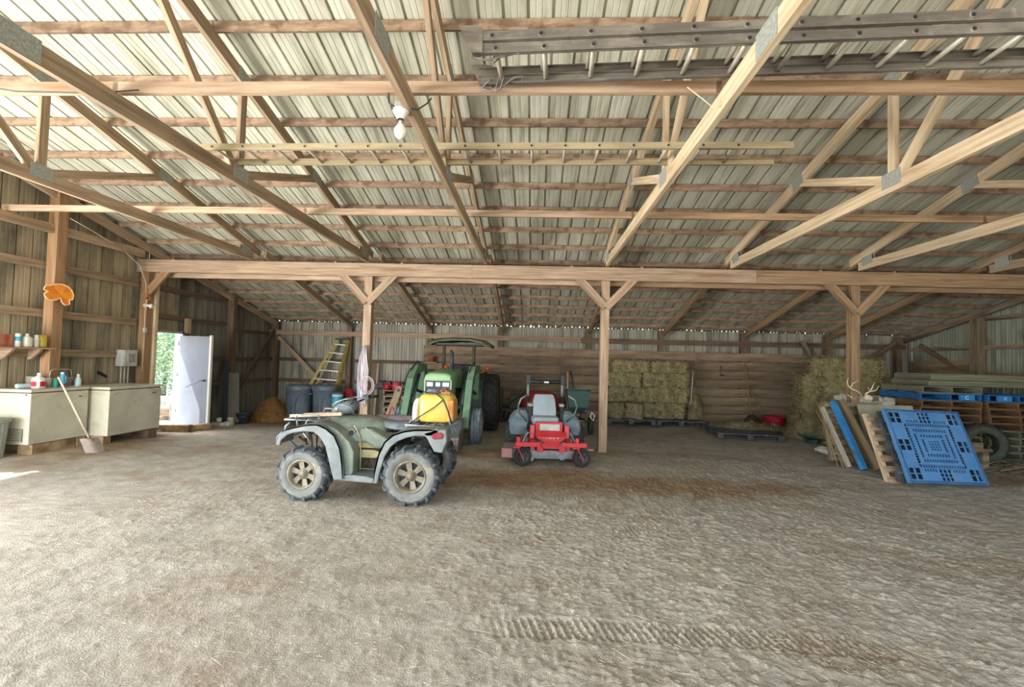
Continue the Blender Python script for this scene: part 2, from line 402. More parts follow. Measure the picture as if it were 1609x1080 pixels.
# open rib strip under the eave: little closure blocks with daylight between them
b = MB(); x = XL
while x < XR:
    wd = random.choice((.05, .06, .075)); 
    b.bb(x, x + wd, YB + .0, YB + .05, zr(YB) - .037, zr(YB) + .012); wg = random.choice((.025, .035, .05)) * (1 if random.random() < .75 else .02)
    b.bb(x + wd - .001, x + wd + wg + .001, YB, YB + .05, zr(YB) - .037, zr(YB) - random.choice((.022, .030, .034)))
    x += wd + wg
b.obj('eave_closure', woodd, wb, kind='stuff')
# girts
for z, m_ in ((.87, woodd), (1.47, woodd)):
    lumber('girt', (XL, YB - .02, z), (-3.1, YB - .02, z), .04, .10, m_, wb)
lumber('girt', (XL, YB - .16, 2.23), (1.25, YB - .16, 2.23), .05, .13, wood, wb)
lumber('girt', (1.25, YB - .16, 2.21), (XR - .3, YB - .16, 2.25), .05, .13, woodd, wb)
for z in (.5, .95, 1.53, 2.14, 2.88): lumber('girt', (XL + .03, wl_y0, z), (XL + .03, 8.55, z), .04, .12, woodt, wl)
lumber('girt', (XL + .03, 8.75, 2.30), (XL + .03, 11.2, 2.30), .04, .10, woodd, wl)
for z in (.87, 1.45): lumber('girt', (XL + .03, 9.75, z), (XL + .03, YB, z), .04, .10, woodd, wl)
lumber('girt', (XL + .03, 8.75, 2.88), (XL + .03, 11.2, 2.86), .04, .11, woodd, wl)
lumber('girt', (XL + .03, 11.2, 2.18), (XL + .03, YB, 2.18), .04, .09, woodd, wl)
for z in (.5, 1.0, 1.6, 2.2, 2.85): lumber('girt', (XR - .03, 0, z), (XR - .03, YB if z < 2.5 else 11.2, z), .04, .10, woodg, wr)
# plank lining of the back wall, board by board
pz = [1.98, 1.74, 1.50, 1.26, 1.02, .79, .56, .33, .10]
bounds = [-3.14, .70, 4.4, 7.7, 9.35]
for r_, zt in enumerate(pz):
    xs_ = list(bounds)
    if r_ % 2: xs_[1] = .70 + .0; xs_[2] = 4.0
    for a, c in zip(xs_[:-1], xs_[1:]):
        t_ = random.uniform(-.004, .004)
        lumber('plank', (a + .003, YB - .205 + t_, zt - .12 + random.uniform(-.004, .004)), (c - .003, YB - .205 + t_, zt - .12), .045, .214, plank, wb, up=(0, 0, 1))
for zt in (1.9, 1.66, 1.42, 1.18, .94, .7, .46):   # short lining boards on the right wall by the corner
    lumber('plank', (XR - .09, 11.35, zt - .12), (XR - .09, YB - .1, zt - .12), .04, .228, plank, wr)

# ---- posts
pb = [(-7.45, YB - .1), (-5.3, YB - .1), (-3.0, YB - .1), (-.98, YB - .1), (1.45, YB - .1), (3.45, YB - .1), (5.66, YB - .1), (7.9, YB - .1), (9.75, YB - .1)]
names_b = ['in the back left corner', 'right of the yellow step ladder on the back wall', 'behind the tractor canopy at the left end of the plank lining', 'above the plank lining, right of the tractor canopy',
           'above the plank lining, left of the middle support post', 'above the plank lining, over the stacked bales', 'above the plank lining, over the leaning broom', 'above the plank lining, left of the big hay pile', 'in the dark back right corner']
for (x, y), t in zip(pb, names_b):
    o = lumber('wall_post', (x, y, -.4), (x, y, zr(y) - .09), .14, .14, woodd, None, up=(1, 0, 0)); tag(o, 'dark timber post ' + t, 'post')
for (x, y, m_, s_, t) in [(-7.5, 11.25, woodd, .15, 'dark square timber post on the left wall beyond the open door'), (-7.46, 6.90, woodo, .155, 'broad orange-brown timber post on the left wall behind the white freezer'),
                      (XR - .12, 11.26, woodg, .19, 'grey square timber post on the right wall behind the pallet stacks'), (XR - .12, 8.7, woodg, .19, 'grey timber post at the right end of the header beam')]:
    o = lumber('wall_post', (x, y, -.3), (x, y, zr(y) - .1), s_, s_, m_, None, up=(1, 0, 0)); tag(o, t, 'post')
# support posts with knee braces under the header beam
GY = 8.62
def support_post(x, label, sides=(-1, 1), m_=wood, top=3.06, spread=.68):
    r_ = thing('support_post', label, 'post', (x, GY + .06, 0))
    lumber('post', (0, 0, -.15), (0, 0, top + .28), .145, .145, m_, r_, up=(1, 0, 0))
    for s in sides:
        lumber('knee_brace', (s * .01, -.095, 2.62), (s * spread, -.095, 3.33), .045, .14, m_, r_, up=(0, 1, 0) if 0 else (0, 0, 1))
    return r_
support_post(-7.5, 'reddish timber post at the left end of the header beam, by the doorway', (1,), woodo, spread=.62)
support_post(-3.15, 'support post behind the quad bike with twine hung on it')
support_post(1.25, 'middle support post, just right of the red mower')
support_post(5.65, 'support post in front of the tall hay pile', m_=woodm)
# door jamb timber beside the doorway
o = lumber('door_jamb', (-7.45, 8.80, -.1), (-7.45, 8.80, 3.1), .07, .14, woodl, None, up=(1, 0, 0)); tag(o, 'pale upright jamb timber on the left side of the doorway', 'jamb')
o = lumber('door_jamb', (-7.5, 9.78, 2.0), (-7.5, 9.78, 2.32), .09, .09, wood, None, up=(1, 0, 0)); tag(o, 'short timber block above the right corner of the doorway', 'jamb')
# header beam: two boards, front one higher
hb = thing('header_beam', 'long doubled header beam running across the barn on top of the support posts', 'beam', (0, 0, 0))
for a, c in ((-7.62, -1.2), (-1.2, 3.9), (3.9, XR)):
    lumber('front_board', (a + .002, GY - .045, 3.225), (c - .002, GY - .045, 3.225), .05, .24, wood if a < 3 else woodm, hb)
for a, c in ((-7.5, 1.2), (1.2, XR)):
    lumber('back_board', (a + .002, GY + .165, 3.16), (c - .002, GY + .165, 3.16), .05, .24, wood if a < 1 else woodm, hb)
# ---- trusses and rafters
TX = [-5.35, -3.15, -.95, 1.25, 3.45, 5.65, 7.85]
tl = ['leftmost truss in view', 'truss second from the left, over the quad bike', 'truss with the light bulb on its bottom chord', 'truss over the mower, right of the bulb', 'truss third from the right', 'truss second from the right', 'rightmost truss in view']
plate = MB(); plate.box((0, 0, 0), (.004, .24, .15)); plate_m = plate.mesh('gusset_plate', galv)
def truss(x, label, mw):
    r_ = thing('roof_truss', label, 'truss', (x, 0, 0)); t_ = .045
    lumber('bottom_chord', (0, -3.9, 3.455), (0, 8.52, 3.425), t_, .14, mw, r_)
    zt = lambda y: zr(y) - .09 - .075
    lumber('top_chord', (0, RY, zt(RY)), (0, 8.75, zt(8.75)), t_, .14, mw, r_)
    lumber('top_chord', (0, -4.0, zt(RY) - .24 * (RY + 4.0)), (0, RY, zt(RY)), t_, .14, mw, r_)
    lumber('web', (0, 4.72, 3.52), (0, 4.72, zt(4.72) - .05), t_, .09, mw, r_, up=(1, 0, 0) if 0 else (0, 1, 0))
    lumber('web', (0, 4.78, 3.50), (0, 6.35, zt(6.35) - .03), t_, .09, mw, r_)
    lumber('web', (0, 4.64, 3.50), (0, 3.35, zt(3.35) - .03), t_, .09, mw, r_)
    lumber('web', (0, 1.2, 3.50), (0, 3.2, zt(3.2) - .03), t_, .09, mw, r_)
    lumber('web', (0, .9, 3.50), (0, RY, zt(RY) - .03), t_, .09, mw, r_)
    for s in (-1, 1):
        for (y, z, a) in ((4.72, 3.49, 0), (4.72, zt(4.72), -sl), (6.38, zt(6.38), -sl), (8.3, 3.5, -sl / 2), (3.2, zt(3.2), -sl), (2.6, 3.45, 0)):
            put(plate_m, 'gusset_plate', r_, loc=(s * .0255, y, z), rot=(a, 0, 0))
    return r_
for i, (x, t) in enumerate(zip(TX, tl)): truss(x, 'timber roof truss, ' + t, woodt if i < 3 else (woodl if i in (3, 4, 5) else woodt))  # left trusses darker, right ones paler: side light put into the wood colour
for x, t in [(-7.45, 'on the left wall')]:
    r_ = thing('roof_truss', 'timber end truss fixed along the top of the left wall', 'truss', (x, 0, 0))
    lumber('top_chord', (0, 6.0, zr(6) - .165), (0, YB, zr(YB) - .165), .045, .14, wood, r_)
    lumber('bottom_chord', (.0, -3.9, 3.44), (0, 8.5, 3.44), .045, .14, wood, r_)
r_ = thing('roof_truss', 'timber end rafter fixed along the top of the right wall', 'truss', (XR - .2, 0, 0))
lumber('top_chord', (0, RY, zr(RY) - .165), (0, YB, zr(YB) - .165), .045, .14, woodg, r_)
lumber('bottom_chord', (.0, -3.9, 3.44), (0, 8.5, 3.44), .045, .14, woodg, r_)
rl = ['first rafter from the left wall', 'second rafter from the left wall', 'rafter in line with the bulb truss', 'rafter behind the middle support post', 'rafter above the stacked bales', 'rafter left of the hay pile', 'rafter nearest the right wall']
for i, (x, t) in enumerate(zip([-5.3, -3.05, -.96, 1.4, 3.45, 5.66, 7.9], rl)):
    o = lumber('rafter', (x + .06, 8.75, zr(8.75) - .165), (x + .06, YB - .12, zr(YB - .12) - .165), .05, .14, wood if i < 2 else woodm, None); tag(o, 'sloping rafter between header beam and back wall, ' + t, 'rafter')
# long boards laid across the truss bottom chords
xb = [-7.5, -5.35, -3.15, -.95, 1.25, 3.45, 5.65, 7.85, XR]
for y, t, hh in ((3.30, 'near long brace board lying across the truss bottom chords', .085), (6.2, 'far long brace board lying across the truss bottom chords', .085)):
    r_ = thing('brace_board', t, 'board', (0, y, 0))
    for k in range(4): lumber('board', (xb[2 * k] - .04, 0, 3.565), (xb[2 * k + 2] + .0, 0, 3.565), .04, hh, wood if k < 2 else woodm, r_)
# diagonal braces
o = lumber('diagonal_brace', (-7.32, YB - .24, 2.1), (-6.0, YB - .24, .82), .04, .10, wood, None, up=(0, 0, 1)); tag(o, 'diagonal brown brace board on the back wall left of the step ladder', 'brace')
o = lumber('diagonal_brace', (-7.44, 13.05, 2.28), (-7.44, 11.45, .62), .04, .12, woodd, None); tag(o, 'dark diagonal brace board on the left wall near the back corner', 'brace')
o = lumber('diagonal_brace', (7.15, YB - .26, 2.36), (7.5, YB - .26, 1.6), .04, .12, woodg, None); tag(o, 'grey diagonal board just left of the top of the hay pile', 'brace')
o = lumber('diagonal_brace', (9.6, YB - .26, 2.36), (8.6, YB - .26, 1.7), .04, .12, woodd, None); tag(o, 'dark diagonal brace board in the back right corner on the back wall', 'brace')
o = lumber('diagonal_brace', (XR - .12, 12.9, 2.3), (XR - .12, 11.8, 1.7), .04, .1, woodd, None); tag(o, 'short diagonal brace board on the right wall near the corner', 'brace')
# ---- the doorway
dm = mat('door_white', hx('868e9a'), hx('7b828e'), .5, scale=(2, 2, 2), c4=hx('8d8578'), s4=(14, 14, 14), t4=(.68, .75))
fr = mat('frame_white', hx('d9d8cf'), None, .6)
d1 = thing('door_1', None, None, loc=(-7.52, 9.62, .08), rz=R(-4), kind='structure')
b = MB(); b.bb(.0, .70, -.022, .022, .0, 1.86); b.obj('door_panel', dm, d1, bevel=.004)
b = MB(); b.bb(.695, .74, -.028, .028, -.02, 1.88); b.obj('door_edge', fr, d1)
b = MB(); b.cyl((.62, -.02, .93), (.62, -.06, .93), .022, n=12); b.tube([(.62, -.055, .93), (.56, -.06, .93), (.53, -.058, .925)], .008, 6); b.obj('door_handle', mat('handle_metal', hx('4b4f57'), None, .35, .8), d1)
b = MB(); b.tube([(.18, -.024, .78), (.30, -.03, .84), (.42, -.026, .86), (.52, -.04, .93)], .004, 5); b.obj('cord', mat('cord_grey', hx('7a7c80'), None, .7), d1)
for zz in (.25, 1.0, 1.65):
    b = MB(); b.cyl((-.015, -.03, zz), (-.015, -.03, zz + .09), .012, n=8); b.obj('hinge', galv, d1)
df = thing('trim_1', None, None, loc=(0, 0, 0), kind='structure')
b = MB(); b.bb(-7.66, -7.5, 9.64, 9.70, 0, 2.02); b.obj('frame_side', fr, df)
b = MB(); b.bb(-7.66, -7.5, 8.86, 8.90, 0, 2.02); b.obj('frame_side', fr, df)
b = MB(); b.bb(-7.66, -7.5, 8.86, 9.70, 1.98, 2.03); b.obj('frame_head', galv, df)
# ============================================================ QUAD BIKE
dusty = hx('9a988c')
p_green = mat('paint_dusty_green', hx('5d6b5a'), hx('7d857a'), .45, scale=(3, 3, 3), c3=hx('9a9a8e'), s3=(5, 5, 5), t3=(.5, .7))
p_grey = mat('plastic_dusty_grey', hx('5f6769'), hx('7d8483'), .6, scale=(4, 4, 4), c3=hx('6c6a60'), s3=(7, 7, 7), t3=(.55, .7), bump=.05, bscale=(30, 30, 30))
rubber = mat('rubber_dusty', hx('33383d'), hx('5a5e60'), .8, scale=(9, 9, 9), c3=hx('80807a'), s3=(6, 6, 6), t3=(.6, .8), bump=.1, bscale=(50, 50, 50))
rubber_side = mat('rubber_sidewall_dusty', hx('777873'), hx('62635f'), .85, scale=(9, 9, 9), c3=hx('8a8679'), s3=(6, 6, 6))
rub_dark = mat('rubber_dark', hx('2a2b2b'), hx('3c3b38'), .85, scale=(9, 9, 9), c3=hx('5c5850'), s3=(6, 6, 6), t3=(.6, .8))
rim_m = mat('rim_muddy_metal', hx('8b8473'), hx('665d4b'), .6, .1, scale=(9, 9, 9), c3=hx('6a5d48'), s3=(8, 8, 8))
black = mat('black_plastic', hx('1c1e20'), hx('2c2d2e'), .5, scale=(9, 9, 9))
darkm = mat('dark_machine_metal', hx('3a3530'), hx('57493a'), .6, .3, scale=(12, 12, 12), c3=hx('7b6a52'), s3=(9, 9, 9))
khaki = mat('khaki_engine_cover', hx('938a5f'), hx('b0a67c'), .5, scale=(8, 8, 8))
tube_m = mat('rack_tube_metal', hx('8f9696'), hx('6d7374'), .45, .4, scale=(10, 10, 10))
seatm = mat('seat_vinyl_dusty', hx('4f575f'), hx('7b858c'), .35, scale=(4, 4, 4))
yel = mat('tank_yellow', hx('d4b94e'), hx('bfa344'), .4, scale=(5, 5, 5), c3=hx('c9b878'), s3=(6, 6, 6), t3=(.6, .75))
cream = mat('tank_white', hx('e4ddc8'), hx('cfc6aa'), .5, scale=(6, 6, 6))
redl = mat('red_lens', hx('8f2c38'), hx('74242d'), .3, scale=(20, 20, 20))
chrome = mat('chrome', hx('b8bcbc'), None, .25, .9)

def tyre(parent, c, R_, W, rim, side, lugs, lug_h=.022, mt=rubber, ms=rubber_side, lw=.03, chevron=.05, ax=(0, 1, 0), name='tyre', detail=True):
    """wheel about axis y. side=-1 looks to the camera"""
    ax = Vector(ax).normalized(); b = MB(); w = W / 2
    prof = [(rim, -w * .75), (rim * 1.06, -w * .92), ((rim + R_) / 2, -w * 1.02), (R_ * .86, -w * .98)]
    prof2 = [(R_ * .86, -w * .98), (R_ * .93, -w * .92), (R_ * .985, -w * .7), (R_, 0), (R_ * .985, w * .7), (R_ * .93, w * .92), (R_ * .86, w * .98)]
    b.cur = 1; b.lathe(prof, (0, 0, 0), ax, 36); b.cur = 0; b.lathe(prof2, (0, 0, 0), ax, 36)
    b.cur = 1; b.lathe([(r, -h) for r, h in prof], (0, 0, 0), ax, 36)
    b.cur = 0; b.lathe([(rim, -w * .75), (rim * .96, 0), (rim, w * .75)], (0, 0, 0), ax, 36)
    t = Vector((0, 0, 1)); u = ax.cross(t).normalized(); v = ax.cross(u)
    for k in range(lugs):
        for s in (-1, 1):
            a = 2 * PI * (k + (.5 if s > 0 else 0)) / lugs
            def P(r, h, da): return (u * math.cos(a + da) + v * math.sin(a + da)) * r + ax * h
            h0, h1 = s * w * .02, s * w * 1.0; da = lw / R_ / 2; sk = chevron / R_
            vs = []
            for (r, h, d) in ((R_ * .97, h0, sk), (R_ + lug_h, h0, sk), (R_ + lug_h * .9, s * w * .72, 0), (R_ * .93 + lug_h, h1, -sk * .2), (R_ * .84, h1 * 1.03, -sk * .3), (R_ * .84, s * w * .9, -sk * .3), (R_ * .93, s * w * .7, 0)):
                vs.append((P(r, h, d - da), P(r, h, d + da)))
            n = len(vs); V = [p[0] for p in vs] + [p[1] for p in vs]
            b.add(V, [tuple(range(n)), tuple(range(2 * n - 1, n - 1, -1))] + [(i, (i + 1) % n, n + (i + 1) % n, n + i) for i in range(n)])
    o = b.obj(name, [mt, ms], parent, loc=c)
    return o
def rim_obj(parent, c, r, W, side, m=rim_m, spokes=6, hub=.035, dish=.0, name='rim', ax=(0, 1, 0)):
    ax = Vector(ax).normalized(); b = MB(); f = side * W / 2
    b.lathe([(r * 1.05, f * .80), (r * 1.02, f * .95), (r * .93, f * .93), (r * .86, f * .55), (r * .80, f * .2)], (0, 0, 0), ax, 30)
    b.cur = 1; b.lathe([(r * .84, f * .1), (.001, f * .1)], (0, 0, 0), ax, 30); b.cur = 0
    t = Vector((0, 0, 1)); u = ax.cross(t).normalized(); v = ax.cross(u)
    b.lathe([(.0005, f * .62), (hub, f * .62), (hub * 1.1, f * .55), (hub * 1.9, f * .45), (hub * 2.1, f * .3)], (0, 0, 0), ax, 18)
    for k in range(spokes):
        a = 2 * PI * k / spokes + .3; d = u * math.cos(a) + v * math.sin(a); e = ax.cross(d)
        p0 = d * hub * 1.5 + ax * f * .45; p1 = d * r * .88 + ax * f * .5; ws, we = hub * .75, r * .2
        q = ax * (-f * .14)
        V = [p0 - e * ws, p0 + e * ws, p1 + e * we, p1 - e * we]; V += [x + q for x in V]
        b.add(V, [(0, 1, 2, 3), (7, 6, 5, 4), (0, 4, 5, 1), (1, 5, 6, 2), (2, 6, 7, 3), (3, 7, 4, 0)])
    return b.obj(name, [m, black], parent, loc=c)
q = thing('quad_bike', 'dusty green four-wheeled quad bike with a yellow tank strapped on its rear rack', 'quad bike', (-1.91, 5.66, 0), R(0))
hw = .46
for (x, z, r, W) in ((-.625, .295, .285, .20), (.585, .32, .31, .25)):
    for s in (-1, 1):
        wh = thing('wheel', None, None, (x, s * hw, z)); wh.parent = q
        wh.rotation_euler = (0, 0, R(-4) if x < 0 else 0)
        tyre(wh, (0, 0, 0), r, W, r * .56, s, 13 if x < 0 else 14, .026, lw=.032, chevron=.06)
        rim_obj(wh, (0, 0, 0), r * .56, W * .98, s, rim_m, 6, .033)
def arch(name, outer, inner, y0, y1, thick, m, parent, skin=.03):
    """a fender: outer band with a face towards the side and a top skin running inward"""
    b = MB(); n = len(outer)
    # side band
    b.strip(outer, inner, y0, y0 + (thick if y1 > y0 else -thick))
    # top skin following the outer line inward
    sk = [(p[0] + (q_[0] - p[0]) * skin / max(.001, math.dist(p, q_)), p[1] + (q_[1] - p[1]) * skin / max(.001, math.dist(p, q_))) for p, q_ in zip(outer, inner)]
    b.strip(outer, sk, y0, y1)
    return b.obj(name, m, parent, bevel=.012, seg=3)
fo_ = [(-.93, .62), (-.93, .70), (-.86, .77), (-.74, .81), (-.58, .845), (-.46, .85), (-.36, .81), (-.27, .74), (-.20, .60), (-.17, .44), (-.15, .27)]
fi_ = [(-.88, .60), (-.87, .66), (-.80, .725), (-.72, .755), (-.60, .77), (-.51, .765), (-.44, .72), (-.37, .62), (-.335, .50), (-.30, .38), (-.26, .25)]
ro_ = [(.17, .24), (.19, .37), (.23, .56), (.29, .69), (.38, .77), (.50, .815), (.62, .835), (.75, .84), (.88, .845)]
ri_ = [(.23, .24), (.26, .38), (.30, .53), (.36, .635), (.44, .70), (.53, .74), (.63, .765), (.74, .765), (.86, .76)]
for s in (-1, 1):
    arch('front_fender', fo_, fi_, s * .56, s * .20, .035, p_grey, q, .025)
    # broad painted panel behind the front wheel
    b = MB(); pan = [(-.40, .84), (-.28, .80), (-.12, .66), (-.07, .55), (-.07, .34), (-.09, .27), (-.16, .26), (-.18, .44), (-.21, .60), (-.29, .74)]
    b.prism(pan, s * .50, s * .30); b.obj('leg_guard', p_green, q, bevel=.015, seg=3)
    arch('rear_fender', ro_, ri_, s * .57, s * .18, .035, p_grey, q, .03)
    b = MB(); b.prism([(.70, .80), (.76, .74), (.84, .60), (.93, .59), (.98, .72), (.97, .84), (.86, .85)], s * .57, s * .40); b.obj('tail_panel', p_grey, q, bevel=.015, seg=3)
    b = MB(); b.prism([(.80, .775), (.83, .735), (.93, .745), (.94, .79), (.91, .815), (.84, .805)], s * .585, s * .53); b.obj('tail_light', redl, q, bevel=.01)
    b = MB(); b.prism([(-.22, .245), (.22, .225), (.24, .265), (.10, .30), (-.10, .31), (-.22, .29)], s * .54, s * .22); b.obj('footboard', p_grey, q, bevel=.012)
    # suspension arms
    b = MB(); b.tube([(-.60, s * .36, .30), (-.50, s * .12, .38)], .016); b.tube([(-.68, s * .36, .27), (-.72, s * .12, .34)], .016)
    b.tube([(-.55, s * .30, .33), (-.52, s * .16, .72)], .02); b.lathe([(.032, 0), (.036, .03), (.032, .06), (.036, .09), (.032, .12), (.036, .15), (.032, .18)], (-.545, s * .27, .42), (.05, -.2 * s, .7), 10)
    b.tube([(-.70, s * .24, .74), (-.68, s * .22, .52), (-.62, s * .16, .36)], .018); b.tube([(-.83, s * .24, .66), (-.72, s * .2, .54)], .014)
    b.obj('suspension', darkm, q)
    b = MB(); b.tube([(.585, s * .36, .32), (.585, s * .1, .33)], .035); b.tube([(.30, s * .2, .30), (.585, s * .3, .30)], .022); b.obj('swing_arm', darkm, q)
# body: tank / cowl as a loft of cross-sections along x
def sec(x, zt, zb, wt, wb_, n=16, p=2.6):
    out = []
    for i in range(n):
        a = 2 * PI * i / n; cx, cz = math.cos(a), math.sin(a)
        wd = wt if cz > 0 else wb_
        px = math.copysign(abs(cx) ** (2 / p), cx) * wd; pz = math.copysign(abs(cz) ** (2 / p), cz)
        out.append(Vector((x, px, (zt + zb) / 2 + pz * (zt - zb) / 2)))
    return out
b = MB(); b.loft([sec(-.72, .83, .78, .12, .14), sec(-.60, .86, .74, .20, .24), sec(-.48, .925, .68, .21, .30), (sec(-.36, .90, .64, .22, .31)), sec(-.22, .91, .62, .24, .31), sec(-.05, .905, .62, .24, .28), sec(.08, .88, .62, .2, .25), sec(.2, .84, .62, .16, .22)])
b.obj('body_cowl', p_green, q, sub=1)
b = MB(); b.prism([(-.20, .70), (-.04, .80), (.06, .79), (.30, .66), (.22, .57), (.12, .56), (0, .63), (-.16, .62)], -.34, .34); b.obj('side_panel', p_green, q, bevel=.03, seg=3)
b = MB()
for s in (-1, 1): b.cyl((-.165, s * .305, .74), (-.165, s * .345, .74), .042, n=20)
b.obj('filler_ring', chrome, q)
b = MB()
for s in (-1, 1): b.cyl((-.165, s * .33, .74), (-.165, s * .352, .74), .034, n=18)
b.obj('filler_hole', black, q)
b = MB(); b.loft([sec(.02, .87, .80, .09, .10, 14), sec(.12, .86, .76, .13, .15, 14), sec(.30, .845, .73, .16, .20, 14), sec(.46, .865, .75, .17, .21, 14), sec(.60, .86, .77, .15, .18, 14)]); b.obj('seat', seatm, q, sub=1)
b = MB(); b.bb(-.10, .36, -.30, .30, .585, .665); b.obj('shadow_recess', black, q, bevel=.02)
b = MB(); b.tube([(-.13, -.36, .83), (-.06, -.35, .70), (-.045, -.345, .50), (-.05, -.34, .32)], .008); b.obj('panel_seam', khaki, q)
b = MB(); b.tube([(-.01, -.33, .80), (.12, -.335, .70), (.20, -.33, .63)], .008); b.obj('panel_seam', khaki, q)
b = MB(); b.bb(-.14, .20, -.16, .16, .30, .62); b.cyl((-.1, -.2, .42), (-.1, .2, .42), .10, n=16); b.bb(-.25, -.13, -.24, .24, .3, .60); b.tube([(-.75, 0, .36), (.65, 0, .34)], .04); b.tube([(-.8, -.14, .62), (-.78, -.12, .36), (.6, -.12, .36)], .02); b.tube([(-.8, .14, .62), (-.78, .12, .36), (.6, .12, .36)], .02)
b.bb(-.75, .75, -.17, .17, .68, .73); b.obj('engine_block', darkm, q)
for s in (-1, 1):
    b = MB()
    for zc, zh in ((.605, .075), (.50, .09)):
        b.prism([(-.10, zc - zh / 2), (-.12, zc), (-.10, zc + zh / 2), (.10, zc + zh / 2), (.17, zc + zh * .2), (.12, zc - zh / 2)], s * .20, s * .31)
        b.bb(-.08, .11, s * .31, s * .318, zc - .02, zc - .012); b.bb(-.08, .11, s * .31, s * .318, zc + .01, zc + .018)
    b.obj('engine_cover', khaki, q, bevel=.01)
# front bumper and racks
b = MB()
for s in (-1, 1):
    b.tube([(-.86, s * .16, .5), (-.99, s * .2, .62), (-1.0, s * .24, .70), (-.98, s * .26, .775), (-.93, s * .26, .82)], .014)
b.tube([(-.99, -.2, .64), (-.99, .2, .64)], .012); b.obj('front_bumper', tube_m, q)
def rack(x0, x1, z, hh, w_, name):
    b = MB(); b.tube([(x0, -w_, z), (x1, -w_, z), (x1, w_, z), (x0, w_, z)], .013, closed=True)
    for k in range(1, 5): b.tube([(x0 + (x1 - x0) * k / 5, -w_, z), (x0 + (x1 - x0) * k / 5, w_, z)], .009)
    if hh: b.tube([(x0 + .12, -w_, z), (x0 + .14, -w_, z + hh), (x1 - .05, -w_, z + hh), (x1 - .02, -w_, z)], .009); b.tube([(x0 + .12, w_, z), (x0 + .14, w_, z + hh), (x1 - .05, w_, z + hh), (x1 - .02, w_, z)], .009)
    for x in (x0 + .1, x1 - .1):
        for s in (-1, 1): b.tube([(x, s * w_ * .8, z), (x, s * w_ * .7, z - .1)], .01)
    return b.obj(name, tube_m, q)
rack(-.94, -.50, .865, .06, .36, 'front_rack'); rack(.46, .98, .85, 0, .36, 'rear_rack')
b = MB(); b.beam((-.97, -.18, .885), (-.30, -.30, .945), .035, .035); b.beam((-.9, .02, .885), (-.36, -.06, .93), .03, .025); b.obj('wooden_stick', mat('stick_wood', hx('b8a28a'), hx('9a8068'), .9, scale=(6, 20, 20)), q)
# handlebar, grips, headlight cover, levers
b = MB(); b.tube([(-.25, -.02, .92), (-.28, -.02, 1.04)], .03, 8); b.tube([(-.14, -.40, 1.10), (-.20, -.30, 1.10), (-.27, -.12, 1.05), (-.27, .12, 1.05), (-.20, .30, 1.10), (-.14, .40, 1.10)], .013, 8); b.obj('handlebar', black, q)
b = MB()
for s in (-1, 1):
    b.cyl((-.20, s * .30, 1.10), (-.13, s * .42, 1.10), .02, n=10); b.tube([(-.24, s * .26, 1.10), (-.28, s * .36, 1.10), (-.22, s * .44, 1.095)], .007); b.box((-.22, s * .25, 1.10), (.07, .06, .06))
b.obj('grip', black, q)
b = MB(); b.loft([sec(-.49, 1.0, .96, .10, .10, 12), sec(-.47, 1.03, .925, .15, .15, 12), sec(-.40, 1.065, .90, .17, .17, 12), sec(-.31, 1.085, .90, .14, .14, 12), sec(-.22, 1.08, .95, .10, .10, 12)]); b.obj('headlight_pod', seatm, q, sub=1)
b = MB(); b.tube([(-.49, -.12, 1.0), (-.44, -.15, 1.06), (-.33, -.16, 1.10), (-.18, -.20, 1.13), (-.02, -.22, 1.12)], .011); b.tube([(-.42, -.17, .94), (-.38, -.2, 1.04), (-.25, -.18, 1.02), (-.22, -.14, .93)], .01); b.obj('cable', tube_m, q)
# yellow tank
tk = thing('spray_tank', 'battered yellow plastic tank strapped on the rear rack of the quad bike', 'tank', (-1.17, 5.62, .865))
def rsec(z, wx, wy, n=20, p=4, cx=0, cy=0): return [Vector((cx + math.copysign(abs(math.cos(2 * PI * i / n)) ** (2 / p), math.cos(2 * PI * i / n)) * wx, cy + math.copysign(abs(math.sin(2 * PI * i / n)) ** (2 / p), math.sin(2 * PI * i / n)) * wy, z)) for i in range(n)]
b = MB(); b.loft([rsec(0, .20, .17, cx=.02), rsec(.012, .215, .185, cx=.02), rsec(.14, .22, .19, cx=.02), rsec(.28, .215, .185, cx=.02), rsec(.32, .19, .165, cx=.02), rsec(.335, .13, .12, cx=.02)]); b.obj('tank_body', yel, tk, sub=1)
b = MB(); b.loft([rsec(.0, .03, .165, cx=-.215), rsec(.02, .045, .18, cx=-.215), rsec(.22, .045, .18, cx=-.212), rsec(.27, .03, .15, cx=-.195), rsec(.28, .015, .1, cx=-.19)]); b.obj('end_cap', cream, tk, sub=1)
b = MB(); b.cyl((-.04, 0, .33), (-.04, 0, .365), .085, n=20); b.cyl((-.04, 0, .365), (-.04, 0, .38), .07, n=20); b.obj('lid', mat('lid_grey_blue', hx('8b94a8'), hx('5d6478'), .5, scale=(20, 20, 20)), tk)
b = MB(); b.bb(.16, .24, -.18, .12, .02, .27); b.obj('rust_stain_pad', mat('stained_foam', hx('c98f4c'), hx('b5793c'), .9, scale=(15, 15, 15), c3=hx('d8b45c')), tk, bevel=.02)
b = MB(); b.bb(.07, .18, -.10, .10, .325, .36); b.tube([(.05, -.05, .36), (.1, 0, .39), (.16, .05, .365), (.12, -.08, .37), (.2, -.06, .33)], .012); b.obj('pump', mat('pump_rust', hx('b5835a'), hx('7a5a48'), .8, scale=(30, 30, 30)), tk, bevel=.01)
b = MB(); b.tube([(-.28, -.20, -.03), (-.18, -.215, .05), (.03, -.225, .19), (.12, -.215, .27)], .007); b.tube([(-.18, .12, .335), (-.10, -.12, .345), (.02, -.16, .345), (.12, -.21, .28), (.18, -.21, .15), (.23, -.215, .0)], .009); b.obj('strap', black, tk)
b = MB(); b.beam((-.30, -.19, -.055), (-.24, -.2, .03), .03, .01); b.obj('hanging_strap', tube_m, tk)
